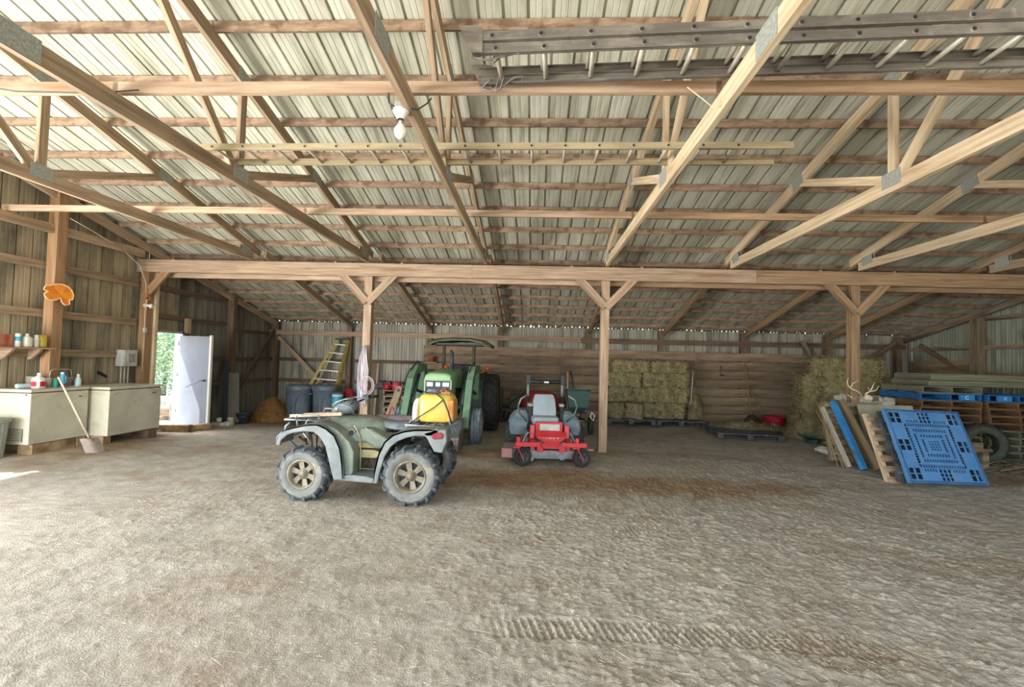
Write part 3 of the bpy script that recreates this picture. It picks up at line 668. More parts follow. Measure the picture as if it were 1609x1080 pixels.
b = MB(); b.tube([(.20, -.20, .03), (.24, -.2, -.1), (.21, -.2, -.2)], .012); b.tube([(.23, -.2, .0), (.30, -.18, -.13)], .010); b.tube([(.22, -.16, -.02), (.32, -.1, .03)], .01); b.obj('hanging_strap', tube_m, tk)

# ============================================================ ZERO-TURN MOWER
red = mat('mower_red', hx('d83a40'), hx('c22f36'), .4, scale=(5, 5, 5), c3=hx('c47468'), s3=(6, 6, 6), t3=(.6, .8))
mgrey = mat('mower_blue_grey', hx('5f7480'), hx('7d8f98'), .5, scale=(5, 5, 5), c3=hx('8f9a9a'), s3=(6, 6, 6))
mseat = mat('mower_seat_vinyl', hx('a4b0b6'), hx('8c999f'), .45, scale=(3, 3, 3))
m = thing('zero_turn_mower', 'red zero-turn ride-on mower with pale grey seat and black roll bar', 'mower', (.28, 7.30, 0), R(5))
for s in (-1, 1):
    cx = s * .455
    wh = thing('caster_wheel', None, None, (cx + .02, .02, .145)); wh.parent = m; wh.rotation_euler = (0, 0, R(28 if s < 0 else 24) )
    tyre(wh, (0, 0, 0), .145, .09, .08, 1, 0, mt=rub_dark, ms=rub_dark); rim_obj(wh, (0, 0, 0), .075, .10, -1, mat('caster_rim', hx('55585a'), None, .5), 5, .02)
    rim_obj(wh, (0, 0, 0), .075, .10, 1, MATS['caster_rim'], 5, .02)
    b = MB(); b.cyl((cx - .05, .03, .28), (cx - .05, .03, .44), .032, n=12); b.beam((cx - .07, -.05, .31), (cx + .03, -.085, .12), .012, .075, up=(0, 1, 0)); b.beam((cx - .06, .12, .30), (cx + .03, .12, .13), .012, .06, up=(0, 1, 0)); b.bb(cx - .13, cx - .02, -.06, .13, .285, .31); b.cyl((cx + .03, -.1, .135), (cx + .03, .12, .135), .012, n=8)
    b.obj('caster_fork', red, m, bevel=.004)
    wh = thing('drive_wheel', None, None, (s * .56, 1.12, .26)); wh.parent = m; wh.rotation_euler = (0, 0, PI / 2)
    tyre(wh, (0, 0, 0), .25, .24, .13, s, 18, .012, mt=rub_dark, ms=rub_dark, lw=.03); rim_obj(wh, (0, 0, 0), .13, .24, -s, MATS['caster_rim'], 5, .03)
    # tall side fender pods
    b = MB(); ctr = s * .46
    ring = lambda z, y0, y1, w0, w1: [Vector((s * w0, y0, z)), Vector((s * w1 * .93, y0, z)), Vector((s * w1, y0 + .08, z)), Vector((s * w1, y1 - .1, z)), Vector((s * w1 * .9, y1, z)), Vector((s * w0, y1, z))]
    b.loft([ring(.34, .86, 1.5, .33, .62), ring(.50, .82, 1.5, .31, .62), ring(.60, .82, 1.48, .29, .60), ring(.70, .90, 1.44, .30, .53), ring(.76, .98, 1.38, .32, .44)], smooth=False); b.obj('side_fender', mgrey, m, bevel=.025, seg=2)
    b = MB(); b.cyl((s * .40, 1.02, .74), (s * .40, 1.02, .775), .035, n=14); b.obj('tank_cap', black, m)
    # control levers
    b = MB(); b.tube([(s * .34, .72, .60), (s * .46, .66, .73), (s * .49, .60, .86), (s * .45, .58, .98), (s * .34, .60, 1.05)], .016, 8); b.obj('control_lever', tube_m, m)
    b = MB(); b.tube([(s * .245, .78, .40), (s * .24, .80, .60), (s * .235, .82, .84)], .011); b.obj('lever_link', black, m)
    b = MB(); b.box((s * .27, .92, .86), (.085, .2, .05)); b.obj('arm_rest', mat('armrest_beige', hx('b9b0a0'), hx('9a948c'), .5, scale=(8, 8, 8)), m, bevel=.015)
    b = MB(); b.bb(s * .24, s * .30, .88, .98, .6, .84); b.obj('arm_rest_post', black, m)
    # front frame
    b = MB(); b.bb(s * .16, s * .55, -.02, .06, .30, .37); b.obj('front_axle', red, m, bevel=.006)
    b = MB(); b.prism([(.10, .22), (.22, .22), (.50, .36), (.50, .42), (.30, .60), (.26, .60), (.22, .40), (.10, .37)], s * .24, s * .31, plane='yz'); b.obj('frame_side', red, m, bevel=.006)
    b = MB(); b.bb(s * .12, s * .22, -.01, .12, .22, .38); b.obj('frame_bracket', red, m, bevel=.006)
    b = MB(); b.tube([(s * .33, .30, .48), (s * .38, .35, .40), (s * .42, .22, .32)], .02); b.tube([(s * .36, .5, .5), (s * .36, .3, .3)], .03); b.obj('deck_lift_arm', tube_m, m)
    # ROPS
    b = MB(); b.tube([(s * .30, 1.02, .5), (s * .30, 1.02, 1.0)], .03, 4); b.obj('rollbar_post', black, m)
    b = MB(); b.tube([(s * .30, 1.02, 1.0), (s * .30, 1.02, 1.2)], .026, 4); b.obj('rollbar_sleeve', mat('sleeve_grey', hx('8b9494'), hx('6b7474'), .5), m)
    b = MB(); b.box((s * .30, 1.02, 1.29), (.07, .08, .17)); b.obj('rollbar_joint', black, m, bevel=.008)
b = MB(); b.tube([(-.29, 1.02, 1.28), (-.22, 1.0, 1.25), (.22, 1.0, 1.25), (.29, 1.02, 1.28)], .033, 4); b.obj('rollbar', black, m)
b = MB(); b.bb(-.03, .05, .955, .966, 1.235, 1.262); b.obj('rollbar_sticker', fr, m)
b = MB(); b.bb(-.22, .22, .34, .40, .44, .64); b.obj('front_panel', red, m, bevel=.006)
b = MB(); b.bb(-.15, .17, .332, .339, .505, .605); b.obj('warning_label', mat('label_white', hx('d8ddd2'), hx('b9c4b4'), .6, scale=(6, 6, 90), ramp=(.45, .55)), m)
# foot pan: sloped, trapezoid
b = MB(); b.add([(-.27, .06, .50), (.25, .06, .50), (.24, .36, .46), (-.26, .36, .46)], [(0, 1, 2, 3)])
b.add([(-.25, .0, .48), (.23, .0, .48), (.12, -.06, .42), (-.14, -.06, .42), (-.16, -.05, .31), (.13, -.05, .31), (-.25, .05, .52), (.24, .05, .52)], [(0, 3, 2, 1), (3, 4, 5, 2), (0, 1, 7, 6)])
b.prism([(-.25, .47), (.23, .47), (.12, .36), (.12, .28), (-.14, .28), (-.14, .36)], -.045, .10); b.obj('foot_pan', red, m, bevel=.006)
join_text('LAZER Z', .062, mat('letter_cream', hx('f0d9cc'), None, .5), 'lettering', m, (-.01, -.048, .425), (R(90), 0, 0), .002)
for s in (-1, 1):
    b = MB(); b.beam((s * .20, -.052, .425), (s * .115, -.055, .365), .02, .028, up=(0, 1, 0)); b.obj('foot_pan_slot', black, m)
b = MB(); b.loft([[Vector((x * f, y, z)) for x, y in ((-.20, 0), (.20, 0), (.23, .1), (.22, .36), (-.22, .36), (-.23, .1))] for f, z in ((.9, 0), (1, .03), (1, .10), (.92, .13))]); b.obj('seat_cushion', mseat, m, bevel=.02, seg=3, loc=(-.03, .52, .56))
b = MB(); b.loft([[Vector((x * f, y + yy, z)) for x, y in ((-.20, 0), (.20, 0), (.20, .09), (-.20, .09))] for f, z, yy in ((1, 0, 0), (1.03, .10, .01), (.95, .28, .05), (.80, .37, .07), (.70, .385, .075))]); b.obj('seat_back', mseat, m, bevel=.03, seg=3, loc=(-.03, .80, .66))
b = MB(); b.bb(-.26, .22, .5, .9, .42, .565); b.bb(-.3, .3, .9, 1.5, .3, .62); b.obj('seat_base', black, m)
b = MB(); b.lathe([(.0, .0), (.16, .0), (.18, .1), (.16, .25), (0, .28)], (0, 1.35, .55), n=18); b.obj('engine', black, m)
# mowing deck
b = MB(); b.loft([[Vector(p) for p in ((-.72, .15, z), (-.60, .08, z), (.58, .08, z), (.66, .2, z), (.66, .75, z), (.3, .85, z), (-.3, .85, z), (-.72, .7, z))] for z in (.10, .235)]); b.obj('mower_deck', mat('deck_grey', hx('8a9196'), hx('6d7074'), .5, scale=(6, 6, 6), c3=hx('9a5a52'), s3=(5, 5, 5)), m, bevel=.015)
b = MB(); b.bb(-.76, -.60, -.02, .10, .13, .27); b.obj('deck_discharge', mat('faded_red_rubber', hx('b07a76'), hx('a58a86'), .7, scale=(6, 6, 6)), m, bevel=.008)
b = MB(); b.bb(.45, .68, .1, .25, .235, .26); b.obj('deck_step', MATS['faded_red_rubber'], m, bevel=.006)
b = MB(); b.cyl((.18, .05, .14), (.18, .12, .14), .05, n=14); b.cyl((-.3, .05, .11), (-.3, .1, .11), .04, n=12); b.obj('gauge_wheel', tube_m, m)
b = MB(); b.cyl((-.25, .3, .235), (-.25, .3, .31), .12, n=16); b.cyl((.2, .3, .235), (.2, .3, .31), .12, n=16); b.obj('pulley_cover', black, m)
# ============================================================ TRACTOR
tg = mat('tractor_green', hx('587a62'), hx('729073'), .5, scale=(4, 4, 4), c3=hx('8aa58a'), s3=(5, 5, 5), t3=(.55, .75))
tgl = mat('tractor_hood_green', hx('7fb07f'), hx('93bd8c'), .45, scale=(4, 4, 4), c3=hx('a8b394'), s3=(5, 5, 5))
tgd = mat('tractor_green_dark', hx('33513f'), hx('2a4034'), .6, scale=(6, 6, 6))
olive = mat('canopy_olive', hx('5a6044'), hx('484e38'), .6, scale=(5, 5, 5), c3=hx('a0603c'), s3=(3.1, 3, 3), t3=(.62, .66))
amber = mat('amber_lens', hx('e0702c'), hx('c85a20'), .3, scale=(20, 20, 20))
lampw = mat('lamp_glass', hx('dfe6e6'), hx('b8c2c4'), .2, scale=(40, 40, 40))
bluegrey = mat('tractor_wheel_rubber', hx('5f707c'), hx('7d8b94'), .7, scale=(8, 8, 8), c3=hx('9aa4a8'), s3=(5, 5, 5))
steel = mat('bucket_steel', hx('8d8383'), hx('756a68'), .6, .2, scale=(5, 5, 9), c3=hx('6d5648'), s3=(4, 4, 4))
T = thing('tractor', 'green tractor with front loader and olive canopy parked behind the yellow tank', 'tractor', (-1.83, 9.0, 0), 0)
T.location.z = -.01
for s in (-1, 1):
    wh = thing('rear_wheel', None, None, (s * .80, 1.85, .65)); wh.parent = T; wh.rotation_euler = (0, 0, PI / 2)
    tyre(wh, (0, 0, 0), .62, .42, .36, s, 16, .035, mt=rub_dark, ms=rub_dark, lw=.05, chevron=.14); rim_obj(wh, (0, 0, 0), .36, .40, -s, mat('rim_dark_olive', hx('4a4630'), None, .6), 0, .08)
    wh = thing('front_wheel', None, None, (s * .74, .08, .345)); wh.parent = T; wh.rotation_euler = (0, 0, PI / 2)
    b = MB(); W = .19
    b.lathe([(.19, -W * .42), (.27, -W * .52), (.33, -W * .45), (.345, -W * .36), (.345, -W * .22), (.328, -W * .20), (.328, -W * .12), (.35, -W * .10), (.35, W * .10), (.328, W * .12), (.328, W * .20), (.345, W * .22), (.345, W * .36), (.33, W * .45), (.27, W * .52), (.19, W * .42)], (0, 0, 0), (0, 1, 0), 36)
    b.obj('tyre', bluegrey, wh); rim_obj(wh, (0, 0, 0), .19, .17, -s, mat('rim_grey', hx('a8a8a0'), None, .5), 0, .05); rim_obj(wh, (0, 0, 0), .19, .17, s, MATS['rim_grey'], 0, .05)
    # rear fenders with amber lamps
    b = MB(); po = [(1.0, .55), (1.02, .9), (1.18, 1.17), (1.45, 1.33), (1.8, 1.37), (2.1, 1.3)]; pi_ = [(1.05, .55), (1.07, .88), (1.21, 1.12), (1.47, 1.28), (1.8, 1.32), (2.08, 1.25)]
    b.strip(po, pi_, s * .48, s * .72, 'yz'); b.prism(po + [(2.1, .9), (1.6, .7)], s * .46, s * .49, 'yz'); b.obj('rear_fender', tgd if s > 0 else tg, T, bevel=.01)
    b = MB(); b.lathe([(.0, -.05), (.05, -.045), (.058, -.02), (.058, .02), (.05, .05)], (s * .78 if s > 0 else -.13 + 0, 1.3 if s > 0 else 1.35, 1.43), (0, 1, 0), 16); b.tube([(s * .78 if s > 0 else -.13, 1.33, 1.39), (s * .55 if s > 0 else -.16, 1.35, 1.3)], .02)
    b.obj('amber_lamp', amber, T)
    # loader mast, boom and ram
    x = s * .58
    b = MB(); b.prism([(1.05, .55), (1.25, .55), (1.15, 1.48), (1.0, 1.50), (.90, 1.44)], x - .07, x + .07, 'yz'); b.obj('loader_mast', tg, T, bevel=.008)
    b = MB(); b.prism([(1.15, 1.50), (1.15, 1.38), (.45, 1.30), (.15, 1.06), (-.35, .32), (-.47, .38), (.02, 1.22), (.40, 1.48)], x - .065, x + .065, 'yz'); b.obj('loader_boom', tg, T, bevel=.01)
    b = MB(); b.tube([(x + s * .0, .95, .9), (x, .25, 1.02)], .03, 8); b.tube([(x - s * .1, .35, 1.3), (x - s * .1, -.15, .75)], .03, 8); b.tube([(x - s * .1, -.15, .75), (x - s * .1, -.42, .42)], .018, 8); b.obj('hydraulic_ram', tgd, T)
    b = MB(); b.tube([(x - .03, .9, 1.5), (x + .0, .6, 1.56), (x - .02, .3, 1.45), (x - .07, .1, 1.2), (x - .1, .0, 1.0)], .011); b.tube([(x - .07, .3, 1.42), (x - .12, .0, 1.1), (x - .13, -.2, .8), (x - .06, -.35, .55)], .010); b.obj('hydraulic_hose', black, T)
    # canopy posts
    b = MB(); b.tube([(.10 + s * .34, 1.6, .9), (.10 + s * .34, 1.6, 1.95)], .035, 4); b.obj('canopy_post', olive, T)
# bonnet
def hsec(y, w_, zt, zb): return [Vector((-w_, y, zb)), Vector((-w_, y, zt - .1)), Vector((-w_ * .92, y, zt - .03)), Vector((-w_ * .6, y, zt)), Vector((w_ * .6, y, zt)), Vector((w_ * .92, y, zt - .03)), Vector((w_, y, zt - .1)), Vector((w_, y, zb))]
b = MB(); b.loft([hsec(-.16, .25, 1.30, 1.20), hsec(-.13, .26, 1.34, 1.19), hsec(.2, .265, 1.37, 1.05), hsec(1.1, .27, 1.42, 1.0), hsec(1.15, .26, 1.42, 1.0)]); b.obj('hood', tgl, T, bevel=.015)
b = MB(); b.bb(-.25, .25, -.12, .3, .70, 1.20); b.bb(-.24, .24, -.14, -.12, 1.03, 1.20); b.obj('grille', black, T, bevel=.01)
for s in (-1, 1):
    b = MB(); b.bb(s * .235, s * .265, -.14, .3, .62, 1.22); b.obj('grille_side', tgl, T, bevel=.006)
b = MB()
for xa, xb_ in ((-.21, -.09), (-.04, .05), (.09, .22)): b.bb(xa, xb_, -.155, -.14, 1.09, 1.17)
b.obj('headlights', lampw, T, bevel=.004)
b = MB(); b.bb(-.2, .2, .3, 1.9, .55, 1.05); b.bb(-.25, .25, 1.2, 1.9, .45, .9); b.cyl((-.7, .08, .42), (.7, .08, .42), .05, n=10); b.cyl((-.75, 1.85, .65), (.75, 1.85, .65), .09, n=12); b.bb(-.3, .3, -.2, .3, .4, .62); b.obj('chassis', tgd, T, bevel=.01)
b = MB(); b.tube([(-.5, .35, .66), (.5, .35, .66)], .045, 8); b.obj('loader_cross_tube', tg, T)
b = MB(); b.cyl((.12, .62, 1.38), (.12, .62, 1.42), .05, n=14); b.cyl((.12, .62, 1.40), (.12, .62, 1.76), .038, n=14); b.cyl((.10, .64, 1.74), (.09, .66, 1.80), .03, n=12); b.obj('exhaust_stack', mat('exhaust_black', hx('2c3038'), hx('4b4d56'), .5, scale=(9, 9, 9)), T)
b = MB()
pr = [(-.60, 1.99), (-.36, 2.07), (.0, 2.10), (.40, 2.10), (.68, 2.05), (.84, 1.95)]
b.loft([[Vector((.0 + x * f, y, z - dz)) for x, z in pr] + [Vector((x * f, y, z - .05 - dz)) for x, z in pr[::-1]] for y, f, dz in ((1.35, .92, .03), (1.42, 1, 0), (2.3, 1, 0), (2.4, .95, .03))], smooth=False); b.obj('canopy', olive, T, bevel=.01)
b = MB(); b.bb(-.42, .70, 1.5, 2.3, 1.93, 1.975); b.obj('canopy_lining', black, T)
b = MB(); b.lathe([(.15, -.01), (.165, 0), (.15, .01)], (.1, 1.45, 1.42), (0, -.5, 1), 20); b.tube([(.1, 1.2, 1.2), (.1, 1.45, 1.42)], .02); b.obj('steering_wheel', black, T)
b = MB(); b.bb(-.12, .34, 1.75, 2.1, 1.0, 1.1); b.bb(-.12, .34, 2.05, 2.15, 1.05, 1.5); b.obj('seat', black, T, bevel=.03)
# bucket on the ground in front
b = MB(); s1 = [(-.62, .02), (-.40, .0), (-.40, .50), (-.52, .56), (-.56, .52), (-.46, .42), (-.47, .08)]
b.prism([(-1.05, .02), (-1.05, .035), (-.55, .07), (-.46, .14), (-.44, .44), (-.50, .56), (-.46, .57), (-.40, .45), (-.40, .1), (-.5, .02)], -1.02, .56, 'yz')
for x in (-1.02, .54): b.prism([(-1.05, .02), (-.88, .38), (-.52, .56), (-.42, .45), (-.42, .05)], x, x + .02, 'yz')
b.obj('loader_bucket', steel, T, bevel=.004)
b = MB()
for k in range(7): b.box((-.95 + k * .235, -1.10, .03), (.05, .16, .02))
b.obj('bucket_teeth', steel, T)
# ============================================================ LEFT SIDE
fz = mat('freezer_enamel', hx('cfcbb8'), hx('b9b5a2'), .45, scale=(2, 2, 2), c3=hx('a3906f'), s3=(2.2, 2.2, 5), t3=(.58, .78), c4=hx('7b6a4f'), s4=(26, 26, 26), t4=(.70, .76))
rubb = mat('gasket_dark', hx('4a4a42'), None, .7)
block = mat('timber_block', hx('b29a76'), hx('8f7858'), .9, scale=(6, 6, 6), c3=hx('6f5a40'), s3=(4, 4, 4))
def freezer(name, x0, x1, y0, y1, z0, z1, label, vent):
    t = thing(name, label, 'freezer', ((x0 + x1) / 2, (y0 + y1) / 2, z0)); a, c, h = (x1 - x0) / 2, (y1 - y0) / 2, z1 - z0
    b = MB(); b.bb(-a, a, -c, c, 0, h - .055); b.obj('body', fz, t, bevel=.012)
    b = MB(); b.bb(-a + .01, a - .01, -c + .01, c - .01, h - .056, h - .042); b.obj('gasket', rubb, t)
    b = MB(); b.bb(-a - .004, a + .006, -c - .004, c + .004, h - .042, h); b.obj('lid', fz, t, bevel=.010)
    b = MB(); b.bb(a + .0, a + .008, c * .62, c * .74, h - .15, h - .135); b.obj('lid_badge', rubb, t)
    if vent:
        for k in range(8):
            b = MB(); b.bb(-a + .06, a - .09, -c - .008, -c + .004, .045 + k * .022, .056 + k * .022); b.obj('vent_slat', fz, t)
        b = MB(); b.bb(-a + .05, a - .08, -c - .002, -c + .001, .04, .22); b.obj('vent_recess', rubb, t)
        b = MB(); b.cyl((a - .06, -c - .006, h - .075), (a - .06, -c, h - .075), .012, n=12); b.obj('lock', redl, t)
    return t
freezer('chest_freezer', -7.58, -7.0, 6.24, 7.10, .25, 1.02, 'nearer white chest freezer with bottles and jugs standing on its lid', True)
freezer('chest_freezer', -7.44, -6.72, 7.16, 8.20, .235, 1.01, 'farther greenish-white chest freezer between the cluttered freezer and the doorway', False)
def blockthing(p, d, label, rz=0, m_=block):
    b = MB(); b.bb(-d[0] / 2, d[0] / 2, -d[1] / 2, d[1] / 2, 0, d[2]); o = b.obj('timber_block', m_, bevel=.008, loc=p, rot=(0, 0, rz)); return tag(o, label, 'block')
blockthing((-7.12, 6.62, .095), (.22, .62, .15), 'large pale timber block under the front of the nearer freezer')
blockthing((-7.10, 7.02, .095), (.2, .14, .15), 'small timber block under the far corner of the nearer freezer')
blockthing((-7.42, 6.5, .095), (.1, .5, .15), 'dark timber block under the back of the nearer freezer')
blockthing((-6.95, 7.25, .06), (.3, .14, .17), 'timber block under the near end of the farther freezer')
blockthing((-6.88, 8.06, .0), (.3, .2, .232), 'brown timber block under the doorway end of the farther freezer', m_=woodd)
b = MB(); b.bb(-.12, .12, -.28, .28, 0, .05); tag(b.obj('flat_board', woodd, loc=(-6.9, 7.7, .03), rot=(0, 0, .2)), 'dark flat board lying under the farther freezer', 'board')
# bin at the far left edge
t = thing('ribbed_bin', 'grey ribbed plastic bin at the left edge in front of the freezer', 'bin', (-7.28, 5.98, .10))
b = MB(); n = 40; b.loft([[Vector((math.cos(2 * PI * i / n) * (r + (.006 if i % 2 else 0)), math.sin(2 * PI * i / n) * (r + (.006 if i % 2 else 0)), z)) for i in range(n)] for z, r in ((0, .15), (.5, .19))], smooth=False); b.obj('bin_body', mat('bin_grey_green', hx('9fa596'), hx('858b7d'), .6, scale=(4, 4, 4)), t)
b = MB(); b.lathe([(.19, .48), (.215, .49), (.215, .53), (.19, .54), (.0, .55)], n=28); b.obj('bin_lid', MATS['bin_grey_green'], t)
# shovel
t = thing('shovel', 'long-handled square shovel leaning against the nearer white freezer', 'shovel', (-6.46, 6.74, .055))
top = Vector((-6.93, 6.54, 1.19)) - Vector((-6.46, 6.74, .055)); d_ = top.normalized(); sock = d_ * .30
b = MB(); b.tube([sock, top * .6, top], [.017, .015, .014], 8); b.obj('handle', mat('handle_pale', hx('cdbfa6'), hx('b5a68c'), .7, scale=(9, 9, 9)), t)
e1 = Vector((.55, .83, 0)).normalized(); nn_ = d_.cross(e1).normalized()
def bl(u, v): return e1 * ((u - .5) * .24 * (1 - .12 * v)) + d_ * (v * .26) + nn_ * (.02 * abs(u - .5) * 2 - .01) * 1.4
b = MB(); b.grid(bl, 6, 5); b.grid(lambda u, v: bl(u, v) + nn_ * .005, 6, 5); b.tube([d_ * .20, d_ * .33], [.012, .02], 8); b.obj('blade', mat('shovel_steel', hx('8c8178'), hx('a3988c'), .5, .4, scale=(9, 9, 9), c3=hx('7a5c44'), s3=(8, 8, 8)), t)
# wall shelf, brackets
t = thing('wall_shelf', 'narrow plank shelf on two wooden brackets on the left wall', 'shelf', (-7.42, 6.42, 1.60))
lumber('shelf_board', (-.0, -.75, .0), (0, .42, .0), .22, .022, wood, t)
for y in (-.12, .26):
    b = MB(); b.prism([(-.14, -.011), (.06, -.011), (.04, -.05), (-.10, -.17), (-.14, -.17)], y - .02, y + .02); b.obj('bracket', wood, t)
def bottle(name, loc, prof, mats, label, cat='bottle', capm=None, capz=None, label_m=None, lz=None, lr=None, sq=None, handle=None, group=None):
    t = thing(name, label, cat, loc, group=group)
    b = MB()
    if sq: b.loft([rsec(z, r * sq[0], r * sq[1], 16, 4) for r, z in prof])
    else: b.lathe([(0.0005, prof[0][1])] + prof, n=18)
    b.obj('bottle_body', mats, t)
    r, z = prof[-1]
    if capm: b = MB(); b.lathe([(r * 1.15, z - .012), (r * 1.2, z + .018), (r * 1.1, z + .026), (.0005, z + .026)], n=14); b.obj('cap', capm, t)
    if label_m:
        b = MB()
        if sq: b.bb(sq[0] * lr + .001, sq[0] * lr + .003, -sq[1] * lr * .6, sq[1] * lr * .6, lz[0], lz[1]); b.bb(-sq[0] * lr * .6, sq[0] * lr * .6, -sq[1] * lr - .003, -sq[1] * lr - .001, lz[0], lz[1])
        else: b.lathe([(lr + .001, lz[0]), (lr + .002, lz[0] + .002), (lr + .002, lz[1]), (lr + .001, lz[1])], n=18)
        b.obj('paper_label', label_m, t)
    if handle: b = MB(); b.tube(handle, .008, 6); b.obj('handle', mats, t)
    return t
whitep = mat('white_plastic', hx('e8e6dc'), hx('d5d2c6'), .5, scale=(8, 8, 8)); bluep = mat('blue_plastic', hx('2f8fc0'), hx('54a8cf'), .4, scale=(20, 20, 20)); tealp = mat('teal_plastic', hx('2a9c95'), hx('41aca3'), .4, scale=(9, 9, 9))
clearp = mat('clear_plastic', hx('a9c8cf'), hx('c7dadc'), .2, scale=(9, 9, 9)); redp = mat('red_print', hx('b8283c'), None, .6); yelp = mat('yellow_bag', hx('cdbf55'), hx('b5a33f'), .6, scale=(12, 12, 12))
FT = 1.021
bottle('jug', (-7.17, 6.49, FT), [(.055, 0), (.065, .01), (.066, .12), (.055, .15), (.022, .175), (.02, .195)], whitep, 'white jug with a red print standing on the nearer freezer', 'jug', whitep, 0, redp, (.03, .10), .066, (1.0, 1.0))
bottle('blue_spray_bottle', (-7.14, 6.80, FT), [(.03, 0), (.034, .01), (.034, .09), (.034, .15), (.025, .19), (.018, .2)], bluep, 'tall blue bottle with white cap on the nearer freezer', 'bottle', whitep, 0, redp, (.02, .05), .034, None, handle=[(.03, 0, .06), (.055, 0, .08), (.055, 0, .16), (.02, 0, .19)])
bottle('teal_bottle', (-7.15, 6.71, FT), [(.028, 0), (.03, .01), (.03, .09), (.02, .11)], tealp, 'short teal bottle beside the tall blue bottle', 'bottle', tealp)
bottle('water_bottle', (-7.12, 7.03, FT), [(.038, 0), (.042, .01), (.040, .06), (.042, .10), (.02, .15), (.016, .165)], clearp, 'clear pale-blue water bottle near the far end of the nearer freezer', 'bottle', whitep)
t = thing('teal_tray', 'shallow teal plastic tray at the back of the nearer freezer', 'tray', (-7.35, 7.0, FT)); b = MB(); b.loft([[Vector((x * f, y * f, z)) for x, y in ((-.09, -.14), (.09, -.14), (.09, .08), (-.09, .08))] for f, z in ((.85, 0), (1, .07), (.96, .07), (.82, .01))], smooth=False); b.obj('tray_body', tealp, t)
t = thing('clear_bottle', 'pale bottle lying on its side on the nearer freezer', 'bottle', (-7.16, 6.42, FT)); b = MB(); b.lathe([(.0005, 0), (.032, .004), (.034, .01), (.034, .15), (.014, .18), (.012, .2)], (-.14, -.12, .035), (.2, 1, 0), 16); b.obj('bottle_body', clearp, t)
t = thing('lunch_basket', 'grey-beige basket with a tall wire handle on the nearer freezer', 'basket', (-7.35, 6.88, FT))
bk = mat('basket_grey', hx('a39f90'), hx('8c887a'), .7, scale=(9, 9, 9))
b = MB(); b.loft([[Vector((x * f, y * f, z)) for x, y in ((-.13, -.17), (.13, -.17), (.13, .17), (-.13, .17))] for f, z in ((.85, 0), (1, .12), (1.04, .12), (1.04, .14), (.98, .14), (.85, .02))], smooth=False); b.obj('basket_body', bk, t, bevel=.01)
b = MB(); b.tube([(.1, -.17, .12), (.1, -.16, .24), (.1, -.12, .265), (.1, .12, .265), (.1, .16, .24), (.1, .17, .12)], .009); b.obj('handle', bk, t)
t = thing('grey_tub', 'small grey-green tub standing behind the red-print jug', 'tub', (-7.38, 6.62, FT)); b = MB(); b.lathe([(.0005, 0), (.08, 0), (.095, .15), (.1, .16), (.09, .165), (.0005, .165)], n=20); b.obj('tub_body', mat('tub_grey', hx('8a8c7c'), None, .6), t)
# things on the shelf
SZ = 1.613
bottle('spray_can', (-7.38, 6.36, SZ), [(.034, 0), (.036, .005), (.036, .09), (.036, .15), (.028, .165)], whitep, 'white bottle with a blue upper half on the wall shelf', 'bottle', whitep, 0, bluep, (.085, .145), .036)
bottle('jug', (-7.38, 6.48, SZ), [(.045, 0), (.05, .01), (.05, .13), (.02, .16), (.018, .17)], whitep, 'white square jug in the middle of the wall shelf', 'jug', whitep, sq=(1, 1.05))
bottle('white_bottle', (-7.38, 6.61, SZ), [(.03, 0), (.033, .01), (.033, .13), (.022, .155)], whitep, 'narrow white bottle next to the yellow pouch on the shelf', 'bottle', whitep)
t = thing('yellow_pouch', 'yellow printed pouch at the right end of the wall shelf', 'pouch', (-7.38, 6.70, SZ)); b = MB(); b.loft([rsec(z, a_, c_, 16, 3) for z, a_, c_ in ((0, .03, .045), (.02, .038, .05), (.12, .03, .05), (.185, .006, .056))]); b.obj('pouch_body', yelp, t)
t = thing('red_box', 'brick-red box at the left of the wall shelf', 'box', (-7.42, 6.20, SZ)); b = MB(); b.bb(-.06, .05, -.09, .09, 0, .17); b.obj('box_body', mat('box_red', hx('9c4a34'), hx('b07a5c'), .8, scale=(12, 12, 3)), t, bevel=.004)
# orange burl slab on the wide post
slab = mat('burl_wood', hx('dc8a2a'), hx('c2701c'), .5, scale=(5, 5, 5), c3=hx('a85c1c'), s3=(12, 12, 12), t3=(.5, .7))
t = thing('burl_slab', 'polished orange burl wood slice fixed on the broad left post', 'wall ornament', (-7.30, 6.84, 2.46), 0)
ol = [(-.22, .02), (-.20, .07), (-.12, .09), (-.04, .115), (.04, .12), (.11, .10), (.17, .05), (.20, -.02), (.19, -.08), (.14, -.09), (.15, -.15), (.08, -.165), (.04, -.13), (.01, -.07), (-.05, -.11), (-.13, -.115), (-.19, -.08), (-.21, -.04), (-.14, .0)]
b = MB(); b.prism(ol, -.02, .025, 'yz'); me = b.mesh('slice', slab); put(me, 'slice', t, bevel=.012)
b = MB(); b.tube([Vector((.02, y * 1.0, z * 1.0)) for y, z in ol], .011, 6, closed=True); b.obj('bark_edge', mat('burl_edge', hx('e8c89a'), hx('c99a62'), .7, scale=(30, 30, 30)), t)
t.rotation_euler = (0, 0, R(-15)); t.location.x = -7.32; t.scale = (.9, .9, 1.1)
